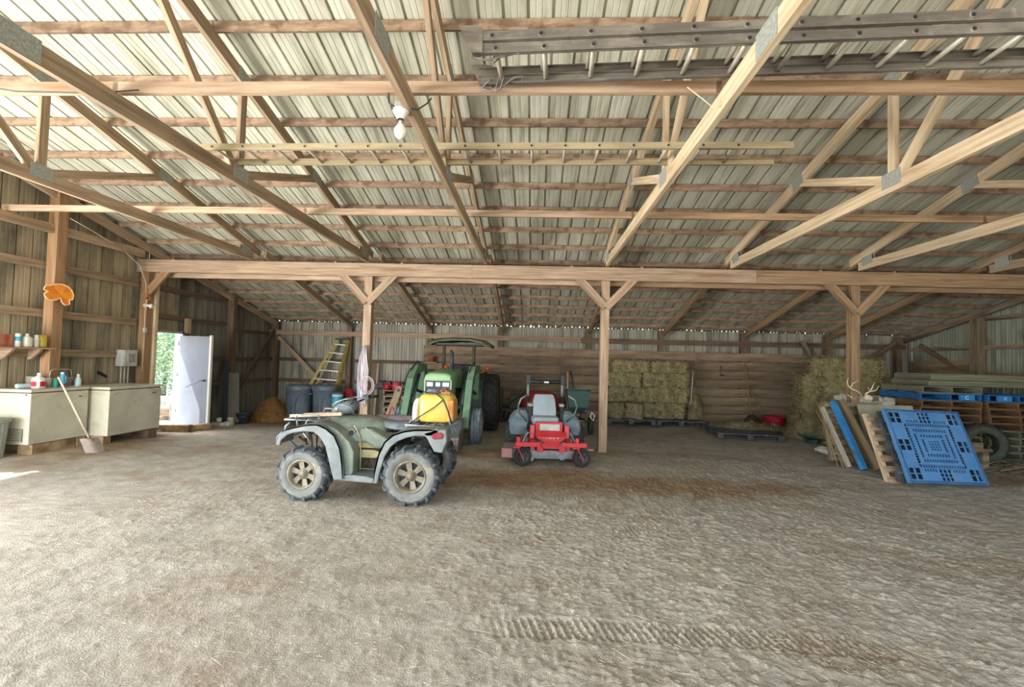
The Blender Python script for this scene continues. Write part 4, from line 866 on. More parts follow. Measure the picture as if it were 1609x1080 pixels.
# electric box and conduits
boxm = mat('box_grey_enamel', hx('c4c6c0'), hx('aeb0aa'), .5, scale=(6, 6, 6))
t = thing('fuse_box', 'grey metal electrical box on the left wall above the farther freezer', 'electrical box', (-7.56, 8.32, 1.31))
b = MB(); b.bb(-.03, .12, -.15, .15, 0, .30); b.obj('enclosure', boxm, t, bevel=.006)
b = MB(); b.bb(.12, .13, -.135, .135, .015, .285); b.obj('cover', boxm, t, bevel=.004)
b = MB(); b.bb(.13, .145, -.075, .075, .07, .23); b.cyl((.145, 0, .16), (.155, 0, .16), .03, n=12); b.obj('latch_plate', galv, t, bevel=.004)
for y in (-.10, -.03, .05):
    b = MB(); b.cyl((.04, y, -.45), (.04, y, 0), .012, n=8); b.obj('conduit', boxm, t)
t = thing('horseshoe_hook', 'bent wire hook shaped like an M on the left wall', 'hook', (-7.53, 7.86, 1.54)); b = MB(); b.tube([(0, -.12, 0), (0, -.12, .1), (0, -.08, .15), (0, -.04, .1), (0, 0, .15), (0, .05, .15), (0, .1, .1), (0, .11, .0)], .004); b.obj('wire', tube_m, t)
b = MB(); b.beam((-7.635, 7.88, 1.21), (-7.635, 8.06, 1.12), .012, .05, up=(0, 0, 1)); tag(b.obj('iron_bar', black), 'short dark bar hanging on the wall left of the electrical box', 'bar')
# flood lamp, switch, cables on the door post
t = thing('flood_lamp', 'twin white flood lamp on the post beside the doorway', 'lamp', (-7.42, 8.56, 2.46))
b = MB(); b.cyl((0, -.02, 0), (.04, -.03, 0), .035, n=14); b.obj('lamp_base', whitep, t)
for dy in (0, .09):
    b = MB(); b.lathe([(.012, 0), (.02, .03), (.045, .08), (.04, .10), (.0005, .105)], (.04, -.03 + dy * .4, .01), (.6, .3 + dy * 5, -.15), 14); b.obj('lamp_head', whitep, t)
b = MB(); b.bb(-.02, .02, -.03, .03, 0, .09); tag(b.obj('switch_box', boxm, loc=(-7.40, 8.56, 1.95), bevel=.004), 'small grey switch box halfway up the doorway post', 'switch')
cab = mat('cable_cream', hx('cbbfa0'), None, .6)
b = MB(); b.tube([(-7.40, 8.55, 2.04), (-7.405, 8.54, 2.3), (-7.40, 8.56, 2.6), (-7.42, 8.54, 2.9), (-7.44, 8.4, 3.2), (-7.44, 8.0, 3.42), (-7.42, 7.4, 3.58), (-7.38, 7.0, 3.66)], .008); tag(b.obj('cable', cab), 'cream cable running up the doorway post and along the roof edge', 'cable')
b = MB(); b.tube([(-7.40, 8.55, 1.95), (-7.40, 8.54, 1.6), (-7.41, 8.56, 1.2)], .007); tag(b.obj('cable', cab), 'short cream cable running down below the switch box', 'cable')
b = MB(); b.tube([(-7.40, 8.56, 2.55), (-7.36, 8.6, 2.62), (-7.38, 8.5, 2.68), (-7.36, 8.6, 2.72), (-7.40, 8.56, 2.80), (-7.36, 8.5, 2.66), (-7.39, 8.53, 2.58)], .009); tag(b.obj('coiled_cord', mat('cord_orange', hx('c07a45'), None, .6)), 'loops of orange cord on the doorway post above the flood lamp', 'cord')
# sill timbers, rubble, boards by the door
blockthing((-7.15, 9.0, .02), (.75, .16, .14), 'long pale timber lying across the doorway sill', rz=.15)
blockthing((-6.85, 9.32, .02), (.5, .14, .11), 'short timber lying below the open door leaf', rz=1.1)
b = MB(); b.bb(-.5, .5, -.4, .4, 0, .07); tag(b.obj('threshold_slab', mat('pale_concrete', hx('c9c6ba'), hx('b5b1a3'), .9, scale=(5, 5, 5)), loc=(-7.75, 9.25, -.01)), 'pale concrete slab in the doorway', 'slab')
stn = mat('plaster_rubble', hx('bdbaae'), hx('98958a'), .9, scale=(9, 9, 9))
for i, (x, y, s_) in enumerate([(-6.98, 10.05, .11), (-6.86, 10.12, .10), (-6.75, 10.2, .12), (-6.93, 10.12, .1), (-6.80, 10.3, .09)]):
    b = MB(); b.box((0, 0, s_ * .45), (s_ * 1.3, s_, s_ * .9)); me = b.mesh('rubble_block', stn); o = put(me, 'rubble_block', None, bevel=.02, loc=(x, y, -.02 + (.10 if i > 2 else 0)), rot=(0, 0, i * .7))
    tag(o, 'pale broken block ' + ['at the door end of the rubble heap', 'in the middle of the rubble heap bottom', 'at the far end of the rubble heap', 'lying on top of the rubble heap, nearer the door', 'lying on top of the rubble heap, farther from the door'][i], 'block', 'broken blocks heaped behind the door')
for i, (x0, x1, tx, c_, lab) in enumerate([(-7.34, -6.96, -7.28, hx('8b8678'), 'wide grey-brown board leaning on the post behind the door'), (-7.38, -7.24, -7.34, hx('4f5a62'), 'dark blue-grey board leaning in the corner behind the door')]):
    t = thing('leaning_board', lab, 'board', ((x0 + x1) / 2, 10.9, -.03)); b = MB(); b.add([(-(x1 - x0) / 2, 0, 0), ((x1 - x0) / 2, -.05, 0), ((x1 - x0) / 2 - .2, .2, 1.15 + i * .3), (-(x1 - x0) / 2 - .18, .22, 1.15 + i * .3)], [(0, 1, 2, 3)])
    b2 = MB(); V = b.v; b2.add(V + [(p[0], p[1] + .02, p[2]) for p in V], [(0, 1, 2, 3), (7, 6, 5, 4), (0, 4, 5, 1), (1, 5, 6, 2), (2, 6, 7, 3), (3, 7, 4, 0)]); b2.obj('board', mat('board_%d_paint' % i, c_, tuple(v * .8 for v in c_), .8, scale=(6, 6, 6)), t)
t = thing('bucket', 'small dark blue-grey bucket on the ground beside the leaning board', 'bucket', (-6.95, 11.0, -.10))
b = MB(); b.lathe([(.0005, 0), (.12, 0), (.155, .27), (.165, .27), (.165, .29), (.15, .29), (.095, .02), (.0005, .02)], n=24); b.obj('bucket_body', mat('bucket_blue', hx('38434f'), hx('4a5664'), .5, scale=(6, 6, 6)), t)
b = MB(); b.tube([(-.16, 0, .27), (-.11, -.12, .2), (0, -.17, .17), (.11, -.12, .2), (.16, 0, .27)], .004); b.obj('bail', tube_m, t)
# straw maker
def straw_mb(b, n, fn, L=(.05, .16), w_=.003):
    V = []; Fs = []
    for k in range(n):
        p, nrm = fn(k); p = Vector(p); d = Vector((random.gauss(0, 1), random.gauss(0, 1), random.gauss(0, 1))); nrm = Vector(nrm)
        d = (d - nrm * d.dot(nrm) * .75).normalized() * random.uniform(*L); s_ = d.cross(nrm)
        s_ = (s_.normalized() if s_.length > 1e-6 else Vector((1, 0, 0))) * w_; o = len(V)
        V += [p - d / 2 - s_, p - d / 2 + s_, p + d / 2 + nrm * random.uniform(-.01, .02)]; Fs.append((o, o + 1, o + 2))
    b.add(V, Fs)
straw_m = mat('straw_gold', hx('94683a'), hx('6d4826'), .9, scale=(8, 8, 8), c4=hx('d8b47c'), s4=(60, 60, 60))
hay_m = mat('hay_green', hx('8c8260'), hx('5a5136'), .95, scale=(11, 11, 3), c3=hx('5e4c30'), s3=(3, 3, 2), t3=(.45, .65), c4=hx('b9ab80'), s4=(65, 65, 12), t4=(.54, .66), bump=1, bscale=(50, 50, 50), vary=.22)
hayblade = mat('hay_blades', hx('b8ad82'), hx('857a52'), .9, scale=(9, 9, 9), c4=hx('d0c592'), s4=(50, 50, 50))
def mound(name, c, rx, ry, h, m1, m2, n, label, seed, tri=1.0):
    b = MB()
    def fn(u, v):
        a = 2 * PI * u; r = v; zz = h * max(0, (1 - r ** 1.7)); p = Vector((math.cos(a) * r * rx, math.sin(a) * r * ry, zz))
        return p + noise.noise_vector(p * 5 + Vector((seed, 0, 0))) * .07 * (1 - r * .6)
    b.grid(fn, 28, 9)
    def pt(k):
        a = random.uniform(0, 2 * PI); r = random.random() ** .6 * 1.05; p = Vector((math.cos(a) * r * rx, math.sin(a) * r * ry, h * max(0, 1 - r ** 1.7)))
        return p + noise.noise_vector(p * 5 + Vector((seed, 0, 0))) * .07 * (1 - r * .6), Vector((math.cos(a) * .5, math.sin(a) * .5, 1)).normalized()
    b.cur = 1; straw_mb(b, n, pt, (.06, .2), .0055)
    o = b.obj(name, [m1, m2]); o.location = c; return tag(o, label, 'hay' if m1 is hay_m else 'straw', kind='stuff')
mound('straw_heap', (-6.95, 12.2, -.2), .54, .62, .62, straw_m, mat('straw_blades', hx('c99f60'), hx('946a3c'), .9, scale=(9, 9, 9)), 4200, 'heap of golden-brown straw in the back left corner', 3)
# dark trash cans
canm = mat('trash_can_plastic', hx('566370'), hx('6d7a84'), .5, scale=(3, 3, 3), c3=hx('7a848a'), s3=(6, 6, 1.5), t3=(.55, .7))
def trash_can(x, y, z, label):
    t = thing('trash_can', label, 'trash can', (x, y, z)); b = MB()
    b.lathe([(.0005, 0), (.26, 0), (.275, .02), (.30, .45), (.315, .80), (.33, .81), (.335, .87), (.32, .88)], n=36); b.obj('can_body', canm, t)
    b = MB(); b.lathe([(.345, .86), (.35, .90), (.335, .925), (.28, .95), (.2, .965), (.0005, .97)], n=36)
    b.lathe([(.09, .965), (.10, .99), (.0005, .995)], n=18); b.obj('lid', canm, t)
    b = MB()
    for s in (-1, 1):
        for r0 in (.305, .312):
            o_ = .05 if r0 > .31 else 0
            a_ = lambda an, z_, rr=.292: Vector((math.sin(an) * (rr + z_ * .045), -math.cos(an) * (rr + z_ * .045), z_))
            b.tube([a_(s * (.10 + o_ * 2), .12), a_(s * (.10 + o_ * 2), .50), a_(s * (.42 + o_ * 2), .68 + o_), a_(s * (.85), .68 + o_)], .008, 5)
    b.obj('moulded_rib', canm, t)
    for s in (-1, 1): b = MB(); b.box((s * .34, 0, .72), (.05, .16, .04)); b.obj('side_handle', canm, t, bevel=.008)
    return t
trash_can(-6.28, 12.35, -.15, 'dark trash can on the left, next to the straw heap'); trash_can(-5.62, 12.45, -.14, 'dark trash can on the right, beside the paint buckets')
def pail(x, y, z, label, hgt=.36, r=.14):
    t = thing('paint_bucket', label, 'bucket', (x, y, z)); b = MB(); b.lathe([(.0005, 0), (r * .92, 0), (r, hgt), (.0005, hgt)], n=24); b.obj('bucket_body', whitep, t)
    b = MB(); b.lathe([(r * .945 + .004, hgt * .28), (r * .985 + .004, hgt * .78)], n=24); b.obj('blue_label_band', mat('label_blue', hx('2f9fb8'), hx('3fb0c4'), .5, scale=(9, 9, 20)), t)
    b = MB(); b.lathe([(r * 1.04, hgt - .03), (r * 1.05, hgt + .012), (.0005, hgt + .015)], n=24); b.obj('lid', canm, t); return t
pail(-5.13, 12.1, -.11, 'white and blue paint bucket at the bottom of the front stack of two'); pail(-5.13, 12.1, .27, 'white and blue paint bucket on top of the front stack of two')
pail(-5.30, 12.55, -.12, 'white and blue paint bucket at the bottom of the stack against the right trash can'); pail(-5.30, 12.55, .26, 'white and blue paint bucket on top of the stack against the right trash can')
# step ladder folded against the wall
fgl = mat('ladder_yellow', hx('b3a04e'), hx('968642'), .5, scale=(9, 9, 9)); alu = mat('ladder_alu', hx('c4c6c2'), hx('a3a5a0'), .4, .5, scale=(9, 9, 9))
t = thing('step_ladder', 'yellow fibreglass step ladder leaning folded against the back wall', 'ladder', (-5.62, 12.78, -.12))
A0, A1 = Vector((-.62, -.1, .5)), Vector((.0, .27, 2.2)); B0, B1 = Vector((.05, -.2, .0)), Vector((.34, .27, 2.2))
b = MB(); b.beam(Vector((-.62, -.05, .80)) + Vector((0, 0, 0)), A1, .025, .075); b.obj('rail', fgl, t); b = MB(); b.beam(B0, B1, .025, .075); b.obj('rail', fgl, t)
b = MB(); b.beam(A0 + Vector((.06, .1, .1)), A1 + Vector((.03, .06, -.05)), .02, .04); b.beam(B0 + Vector((.05, .1, 0)), B1 + Vector((.0, .06, -.05)), .02, .04); b.obj('rear_rail', fgl, t)
for k in range(6):
    f = .02 + k * .175; a_ = Vector((-.62, -.05, .80)).lerp(A1, f); z_ = a_.z; f2 = (z_ - B0.z - .03) / (B1.z - B0.z); c_ = B0.lerp(B1, f2)
    b = MB(); b.beam(a_ + Vector((.03, 0, 0)), c_ - Vector((.03, 0, 0)), .075, .035); b.obj('step', alu, t)
b = MB(); b.box((.17, .27, 2.2), (.38, .12, .05)); b.obj('top_cap', black, t)
t = thing('red_gas_can', 'red rounded container on the ground by the back wall post', 'container', (-5.08, 12.75, -.12)); b = MB(); b.loft([rsec(z, a_, c_, 18, 3) for z, a_, c_ in ((0, .15, .1), (.03, .17, .12), (.45, .17, .12), (.72, .16, .11), (.80, .08, .06), (.83, .04, .04))]); b.obj('container_body', mat('can_red', hx('b3263a'), hx('9c1f30'), .4, scale=(8, 8, 8)), t)
# tall things leaning by the post
o = lumber('leaning_plank', (-4.56, 12.95, -.1), (-4.54, 13.1, 1.42), .02, .12, woodd, None, up=(1, 0, 0)); tag(o, 'dark narrow plank standing against the back wall behind the twine post', 'plank')
o = lumber('leaning_plank', (-4.44, 12.95, -.1), (-4.42, 13.1, 1.42), .02, .06, wood, None, up=(1, 0, 0)); tag(o, 'thin pale plank standing beside the dark narrow plank', 'plank')
# twine bundle on the post
tw = [mat('twine_white', hx('dcd6d6'), None, .8), mat('twine_blue', hx('a3adc4'), None, .8), mat('twine_pink', hx('cf9a9c'), None, .8)]
t = thing('twine_bundle', 'hank of white and blue baler twine hanging on the left support post', 'twine', (-3.15, 8.57, 1.80))
b = MB(); b.cyl((0, .06, .0), (0, -.05, .01), .012, n=8); b.obj('nail', galv, t)
for k in range(34):
    b = MB(); m_ = tw[0] if k % 3 == 0 else (tw[1] if k % 3 == 1 else (tw[0] if k % 2 else tw[2])); a_ = random.uniform(-.10, .10); c_ = random.uniform(-.10, .10); L_ = random.uniform(.7, 1.12)
    b.tube([(a_ * .3, -.04 + random.uniform(-.02, .01), .0), (a_ * .7 - .01, -.05 + random.uniform(-.03, .0), -L_ * .3), (a_, -.05 + random.uniform(-.04, 0), -L_ * .65), (a_ * .8, -.045, -L_), (a_ * .8 + .02, -.05, -L_ - .02), (c_ * .9, -.055, -L_ * .7), (c_ * .3, -.04, -.01)], .0055, 4); b.obj('twine_strand', m_, t)
for k in range(3):
    b = MB(); r_ = .14 - k * .02; b.tube([(.08 + math.cos(a) * r_, -.07, -.72 + math.sin(a) * r_ * 1.2) for a in [2 * PI * i / 16 for i in range(16)]], .006, 5, closed=True); b.obj('twine_loop', tw[k], t)
# outside: greenery seen through the doorway, fence wire
leafm = mat('leaf_green', hx('93b088'), hx('6d8c62'), .7, scale=(1.5, 1.5, 1.5), c4=hx('a9c294'), s4=(3, 3, 3), vary=0)
def bush(c, r, h, n, label):
    b = MB(); b.tube([(0, 0, 0), (.1, 0, h * .4), (0, .1, h * .7)], [.08, .06, .03]); t = thing('leafy_bush', label, 'bush', c); b.obj('stem', woodd, t)
    b = MB(); V = []; Fs = []
    for k in range(n):
        d = Vector((random.gauss(0, 1), random.gauss(0, 1), random.gauss(0, 1))).normalized() * random.random() ** .35; cl = noise.noise(d * 3 + Vector(c)) * .25
        p = Vector((d.x * r, d.y * r, h * .5 + d.z * h * .5)) * (1 + cl); p.z = max(.02, p.z)
        u = Vector((random.gauss(0, 1), random.gauss(0, 1), random.gauss(0, 1))).normalized(); v = u.orthogonal().normalized(); s_ = random.uniform(.05, .11); o = len(V)
        V += [p, p + u * s_ * .5 + v * s_ * .35, p + u * s_, p + u * s_ * .5 - v * s_ * .35]; Fs.append((o, o + 1, o + 2, o + 3))
    b.add(V, Fs); b.obj('foliage', leafm, t, kind='stuff')
    return t
bush((-12.2, 13.2, 0), 1.9, 3.2, 9000, 'sunlit green bush outside, left half of the doorway view'); bush((-13.2, 16.2, 0), 2.3, 4.4, 9000, 'taller green bush outside, right half of the doorway view'); bush((-16.5, 18.5, 0), 3.4, 7.0, 9000, 'tall pale green tree mass far behind the doorway bushes')
o = lumber('kerb_log', (-9.6, 11.0, .12), (-8.3, 11.4, .12), .2, .2, woodg, None); tag(o, 'grey log lying on the ground outside the doorway', 'log')
b = MB(); b.tube([(-12, 10.6, .85), (-10, 11.2, .82), (-8.5, 11.8, .84)], .006); tag(b.obj('fence_wire', tealp), 'thin teal fence wire outside the doorway', 'wire')
t = thing('faded_red_reel', 'faded red round fitting outside by the edge of the doorway', 'reel', (-8.25, 10.35, .02)); b = MB(); b.lathe([(.0005, -.04), (.06, -.05), (.08, -.03), (.08, .03), (.06, .05), (.0005, .04)], (0, 0, .40), (.4, 1, 0), 18); b.obj('reel_body', mat('faded_red', hx('b5605e'), hx('d8b0a4'), .6, scale=(14, 14, 14)), t)
b = MB(); b.cyl((0, 0, 0), (0, 0, .36), .012, n=6); b.obj('stake', galv, t)
# ============================================================ BACK AND RIGHT
def hay_bale_mesh(L, W, H, seed, n=420, nm='bale_body'):
    bm = bmesh.new(); bmesh.ops.create_cube(bm, size=1); bmesh.ops.scale(bm, vec=(L, W, H), verts=bm.verts)
    bmesh.ops.subdivide_edges(bm, edges=bm.edges, cuts=9, use_grid_fill=True)
    for v in bm.verts:
        p = v.co; e = Vector((p.x / (L / 2), p.y / (W / 2), p.z / (H / 2))); cnt = sum(1 for q_ in e if abs(q_) > .97)
        if cnt > 1: v.co *= .965
        v.co += noise.noise_vector(p * 9 + Vector((seed * 5, 0, 0))) * .055 + noise.noise_vector(p * Vector((22, 3, 3)).x + Vector((seed, 9, 0))) * .010
        # the flakes: shallow grooves across the bale
        if abs(e.y) > .97: v.co.y -= (.022 * max(0, math.sin(p.x * 2 * PI / .13 + noise.noise(p * 3) * 2))) * (1 if p.y > 0 else -1)
        v.co.z -= .016 * max(0, math.sin(p.x * 2 * PI / .105)) * (1 if p.z > 0 else -1)
    me = bpy.data.meshes.new(nm); bm.to_mesh(me); bm.free(); me.materials.append(hay_m)
    for p_ in me.polygons: p_.use_smooth = True
    return me
def bale_straw(L, W, H, n):
    b = MB()
    def pt(k):
        ax_ = random.choice((0, 1, 1, 2)); s = random.choice((-1, 1)) if ax_ != 1 else (-1 if random.random() < .85 else 1)
        p = [random.uniform(-L / 2, L / 2), random.uniform(-W / 2, W / 2), random.uniform(-H / 2, H / 2)]; p[ax_] = s * (L, W, H)[ax_] / 2 * 1.01; nr = [0, 0, 0]; nr[ax_] = s
        return p, nr
    straw_mb(b, n, pt, (.04, .15), .0042); return b.mesh('loose_stalks', hayblade)
BM = [(hay_bale_mesh(.98, .46, .40, k), bale_straw(.98, .46, .40, 1300)) for k in range(4)]
BT = MB()
for x in (.05,): BT.tube([(x, -.235, -.2), (x, -.24, .2), (x, .235, .2), (x, .235, -.2)], .004, 4, closed=True)
bt_m = BT.mesh('bale_twine', tw[0] if False else mat('twine_orange', hx('a3854f'), None, .9))
def bale(x, y, z, rz, v, label, group, sc=(1, 1, 1), tilt=0):
    t = thing('hay_bale', label, 'hay bale', (x, y, z + .2 * sc[2]), rz, group); t.rotation_euler = (0, tilt, rz); t.scale = (sc[0] * .97, sc[1], sc[2] * .97); t.location.y += random.uniform(-.05, .05)
    put(BM[v][0], 'bale_body', t); put(BM[v][1], 'loose_stalks', t, kind='stuff'); put(bt_m, 'bale_twine', t, loc=(-.25, 0, 0)); put(bt_m, 'bale_twine', t, loc=(.15, 0, 0)); return t
gA = 'bales stacked behind the middle support post'
Z0 = .22
for (x, y, z, rz, v, sc, lab) in [
    (2.05, 12.52, Z0, PI / 2, 0, (1, 1, 1), 'bottom row bale end-on, far left of the middle stack'), (2.52, 12.52, Z0, PI / 2, 1, (1, 1, 1), 'bottom row brown bale end-on, second from left of the middle stack'),
    (3.35, 12.60, Z0, 0, 2, (1.08, 1, 1), 'bottom row bale lying lengthwise at the right of the middle stack'),
    (2.42, 12.60, Z0 + .39, 0, 3, (1.08, 1, 1), 'second row bale at the left of the middle stack'), (3.45, 12.60, Z0 + .39, 0, 0, (1.08, 1, 1), 'second row bale at the right of the middle stack'),
    (2.30, 12.62, Z0 + .78, 0, 1, (.95, 1, .98), 'third row bale under the left top bale of the middle stack'), (3.38, 12.62, Z0 + .78, 0, 2, (1.2, 1, .98), 'third row bale under the right top bale of the middle stack')]:
    bale(x, y, z, rz, v, 'hay ' + lab, gA, sc)
bale(2.50, 12.62, Z0 + 1.15, 0, 3, 'left of the two dark bales on top of the middle stack', gA, (1.0, 1, .85)); bale(3.5, 12.66, Z0 + 1.15, 0, 0, 'right of the two dark bales on top of the middle stack', gA, (.98, 1, .80))
mound('fallen_hay_flake', (4.15, 12.45, .55), .22, .2, .32, hay_m, hayblade, 700, 'slumped flake of hay hanging off the right side of the middle stack', 9)
o = bpy.data.objects['fallen_hay_flake']
b = MB(); b.bb(-.18, .18, -.2, .2, 0, .47); b.obj('dark_bale_end', hay_m); 
o2 = bpy.data.objects['dark_bale_end']; o2.location = (4.18, 12.72, .1); o2.name = 'hay_block'; tag(o2, 'shadowed block of hay under the slumped flake', 'hay')
gB = 'bales in the tall hay pile on the right'
for i, (x, y, z, rz, v, sc, lab) in enumerate([
    (6.75, 11.45, .08, .05, 0, (1.25, 1.6, 1.15), 'ragged bale at the bottom left of the tall pile'), (7.75, 11.5, .08, -.05, 1, (1.0, 1.6, 1.15), 'ragged bale at the bottom right of the tall pile'),
    (6.78, 11.45, .52, -.04, 2, (1.2, 1.6, 1.15), 'ragged bale in the second row, left, of the tall pile'), (7.75, 11.5, .52, .05, 3, (.95, 1.6, 1.15), 'ragged bale in the second row, right, of the tall pile'),
    (6.85, 11.45, .96, .06, 1, (1.25, 1.6, 1.15), 'ragged bale in the third row, left, of the tall pile'), (7.8, 11.5, .96, -.06, 0, (.85, 1.6, 1.15), 'ragged bale in the third row, right, of the tall pile'),
    (7.25, 11.5, 1.40, .0, 2, (1.35, 1.45, 1.15), 'topmost bale of the tall pile, partly behind the right post')]):
    bale(x, y, z, rz, v, lab, gB, sc)
# hay draped over the pile
b = MB()
def pt(k):
    th = random.random(); z_ = random.random() ** .8 * 1.75; x_ = random.uniform(6.05, 8.25) if z_ < 1.35 else random.uniform(6.45, 7.95); yy = 11.05 + random.gauss(0, .035) + .1 * math.sin(x_ * 9) + (.12 if z_ > 1.35 else 0) - .12 * (1 - z_ / 1.8)
    if th < .22: yy = random.uniform(11, 11.8); z_ = random.choice((1.40, 1.86)) if 6.5 < x_ < 7.9 else 1.42; return (x_, yy, z_ + .02), (0, -.2, 1)
    return (x_, yy, z_ + .08), (0, -1, .15)
straw_mb(b, 14000, pt, (.08, .28), .0045); o = b.obj('draped_hay', hayblade); tag(o, 'loose hay stalks hanging over the tall hay pile', 'hay', kind='stuff')
mound('hay_heap', (6.3, 11.2, .03), .55, .5, .50, hay_m, hayblade, 2600, 'low heap of loose hay at the foot of the tall pile, by the red tub', 5)
mound('hay_heap', (6.9, 10.75, .02), .75, .5, .35, hay_m, hayblade, 2000, 'flat loose hay between the tall pile and the leaning pallets', 6)
mound('hay_litter', (5.1, 11.6, .18), .85, .55, .09, hay_m, hayblade, 2600, 'greenish loose hay strewn on the low dark pallet', 7)
# low dark plastic pallets
plb = mat('pallet_black_plastic', hx('33383c'), hx('4a5054'), .6, scale=(9, 9, 9), c3=hx('86898a'), s3=(6, 6, 6), t3=(.6, .75))
def plastic_skid(x, y, z, lx, ly, rz, label, h=.13, m_=plb):
    t = thing('low_pallet', label, 'pallet', (x, y, z), rz)
    for k in range(12): b = MB(); yy = -ly / 2 + (k + .5) * ly / 12; b.bb(-lx / 2, lx / 2, yy - ly / 24 * .82, yy + ly / 24 * .82, h - .025, h); b.obj('slat', m_, t)
    for xx in (-.45, 0, .45):
        for yy in (-.44, 0, .44): b = MB(); b.bb(xx * lx - .06, xx * lx + .06, yy * ly - .06, yy * ly + .06, 0, h - .025); b.obj('foot', m_, t, bevel=.006)
    return t
plastic_skid(2.45, 12.55, .08, 1.22, 1.0, 0, 'dark pallet under the left of the stacked bales'); plastic_skid(3.70, 12.55, .08, 1.22, 1.0, 0, 'dark pallet under the right of the stacked bales')
plastic_skid(4.75, 11.2, .045, 1.35, 1.7, -.12, 'low black plastic pallet strewn with hay in front of the broom')
# tools along the back wall
def tool(name, cat, p0, p1, r, m_, label, head=None, hm=None):
    t = thing(name, label, cat, p0); d = Vector(p1) - Vector(p0); b = MB(); b.tube([(0, 0, 0), d * .5, d], r, 6); b.obj('handle', m_, t)
    if head: b = MB(); head(b); b.obj('head', hm or black, t)
    return t
sw_ = mat('tool_handle_wood', hx('a08868'), hx('7d6648'), .8, scale=(9, 9, 9)); rust = mat('rusty_iron', hx('5f4636'), hx('3f3028'), .8, .2, scale=(20, 20, 20))
def broomh(b): b.loft([[Vector((x * w_, y * .06, z)) for x, y in ((-1, -1), (1, -1), (1, 1), (-1, 1))] for w_, z in ((.20, 0), (.14, .12), (.04, .22))])
tool('broom', 'broom', (5.78, 12.85, .12), (5.66, 13.04, 1.70), .014, sw_, 'broom with a dark head leaning on the plank wall', broomh, rust)
tool('wooden_pole', 'pole', (6.12, 12.7, .12), (5.78, 13.03, 1.05), .018, sw_, 'slanting pole resting on the plank wall right of the broom')
tool('hay_fork', 'fork', (3.98, 12.25, .62), (4.05, 12.3, 1.46), .012, MATS['handle_pale'], 'fork handle standing upright at the right edge of the stacked bales', lambda b: [b.tube([(x_, 0, 0), (x_, -.02, -.22)], .005, 5) for x_ in (-.06, 0, .06)], rust)
t = thing('hanging_hook', 'rusty rod with a flat ring hanging on the plank wall', 'hook', (5.03, 13.05, 1.62)); b = MB(); b.tube([(0, 0, 0), (.0, -.01, -.22)], .008, 6); b.lathe([(.05, -.008), (.065, 0), (.05, .008), (.042, 0), (.05, -.008)], (.02, -.04, -.25), (0, -.25, 1), 18); b.obj('rod', rust, t)
tool('leaning_rod', 'rod', (1.20, 12.85, .2), (.98, 13.04, 1.36), .016, rust, 'dark rod leaning on the plank wall left of the middle post')
o = lumber('leaning_plank', (.90, 12.9, .0), (.90, 13.05, 1.34), .02, .05, wood, None, up=(1, 0, 0)); tag(o, 'thin upright lath on the plank wall left of the middle post', 'lath')
# red tub
redt = mat('tub_red', hx('b52a38'), hx('9c2430'), .45, scale=(6, 6, 6), c3=hx('c9707a'), s3=(5, 5, 9), t3=(.62, .75))
t = thing('red_tub', 'round red plastic feed tub on the ground right of the broom', 'tub', (6.05, 12.25, .09)); b = MB(); b.lathe([(.0005, 0), (.21, 0), (.235, .02), (.25, .27), (.265, .28), (.265, .30), (.245, .30), (.22, .03), (.0005, .03)], n=32); b.obj('tub_body', redt, t)
b = MB(); b.bb(-.2, -.1, -.27, -.235, .02, .12); b.obj('paper_label', fr, t)
# green sled / feeder on the ground
t = thing('green_sled', 'turquoise plastic sled-like pallet lying at the foot of the hay heap', 'sled', (6.2, 10.35, .03), -.25)
b = MB(); b.grid(lambda u, v: Vector(((u - .5) * 1.0, (v - .5) * .5, .10 + .05 * (2 * u - 1) ** 2 + .02 * (2 * v - 1) ** 4)), 12, 6); b.grid(lambda u, v: Vector(((u - .5) * 1.0, (v - .5) * .5, .085 + .05 * (2 * u - 1) ** 2 + .02 * (2 * v - 1) ** 4)), 12, 6); b.obj('deck', mat('turquoise_plastic', hx('3fae98'), hx('2f8f80'), .5, scale=(5, 5, 5)), t)
for x in (-.3, .3): b = MB(); b.bb(x - .07, x + .07, -.2, .2, 0, .09); b.obj('runner', plb, t)
b = MB(); me_ = hay_bale_mesh(.42, .16, .10, 8, nm='feed_sack'); me_.materials.clear(); me_.materials.append(mat('sack_pale', hx('c4c2b6'), hx('a9a79b'), .8, scale=(9, 9, 9))); o = put(me_, 'feed_sack', loc=(5.62, 9.35, .05), rot=(0, 0, -.5)); tag(o, 'dusty white sack lying flat on the ground before the leaning boards', 'sack')
# ------- pallets
def slat_pallet(name, label, m_=woodg, lx=1.2, ly=1.0, nt=7, loc=(0, 0, 0), rot=(0, 0, 0), cat='pallet', block_=False, m2=None, group=None, th=.018, full=True):
    t = thing(name, label, cat, loc, 0, group); t.rotation_euler = rot; m2 = m2 or m_
    for k in range(nt):
        y = -ly / 2 + .045 + k * (ly - .09) / (nt - 1); lumber('deck_board', (-lx / 2, y, .122), (lx / 2, y, .122), .09, th, m_, t)
    for y in (-ly / 2 + .05, 0, ly / 2 - .05)[:3 if full else 1]: lumber('bottom_board', (-lx / 2, y, .009), (lx / 2, y, .009), .09, th, m_, t)
    for x in (-lx / 2 + .02, 0, lx / 2 - .02): lumber('stringer', (x, -ly / 2, .066), (x, ly / 2, .066), .038, .092, m2, t)
    return t
wob = mat('pallet_orange_brown', hx('7f6040'), hx('604830'), .8, scale=G, bump=.2, vary=.12); wgr = mat('pallet_green_grey', hx('7c7d68'), hx('5f604e'), .85, scale=G, bump=.2, vary=.15)
plblue = mat('pallet_blue_paint', hx('2468a8'), hx('1d568c'), .6, scale=(6, 6, 6), c3=hx('4a7394'), s3=(7, 7, 7), t3=(.58, .75))
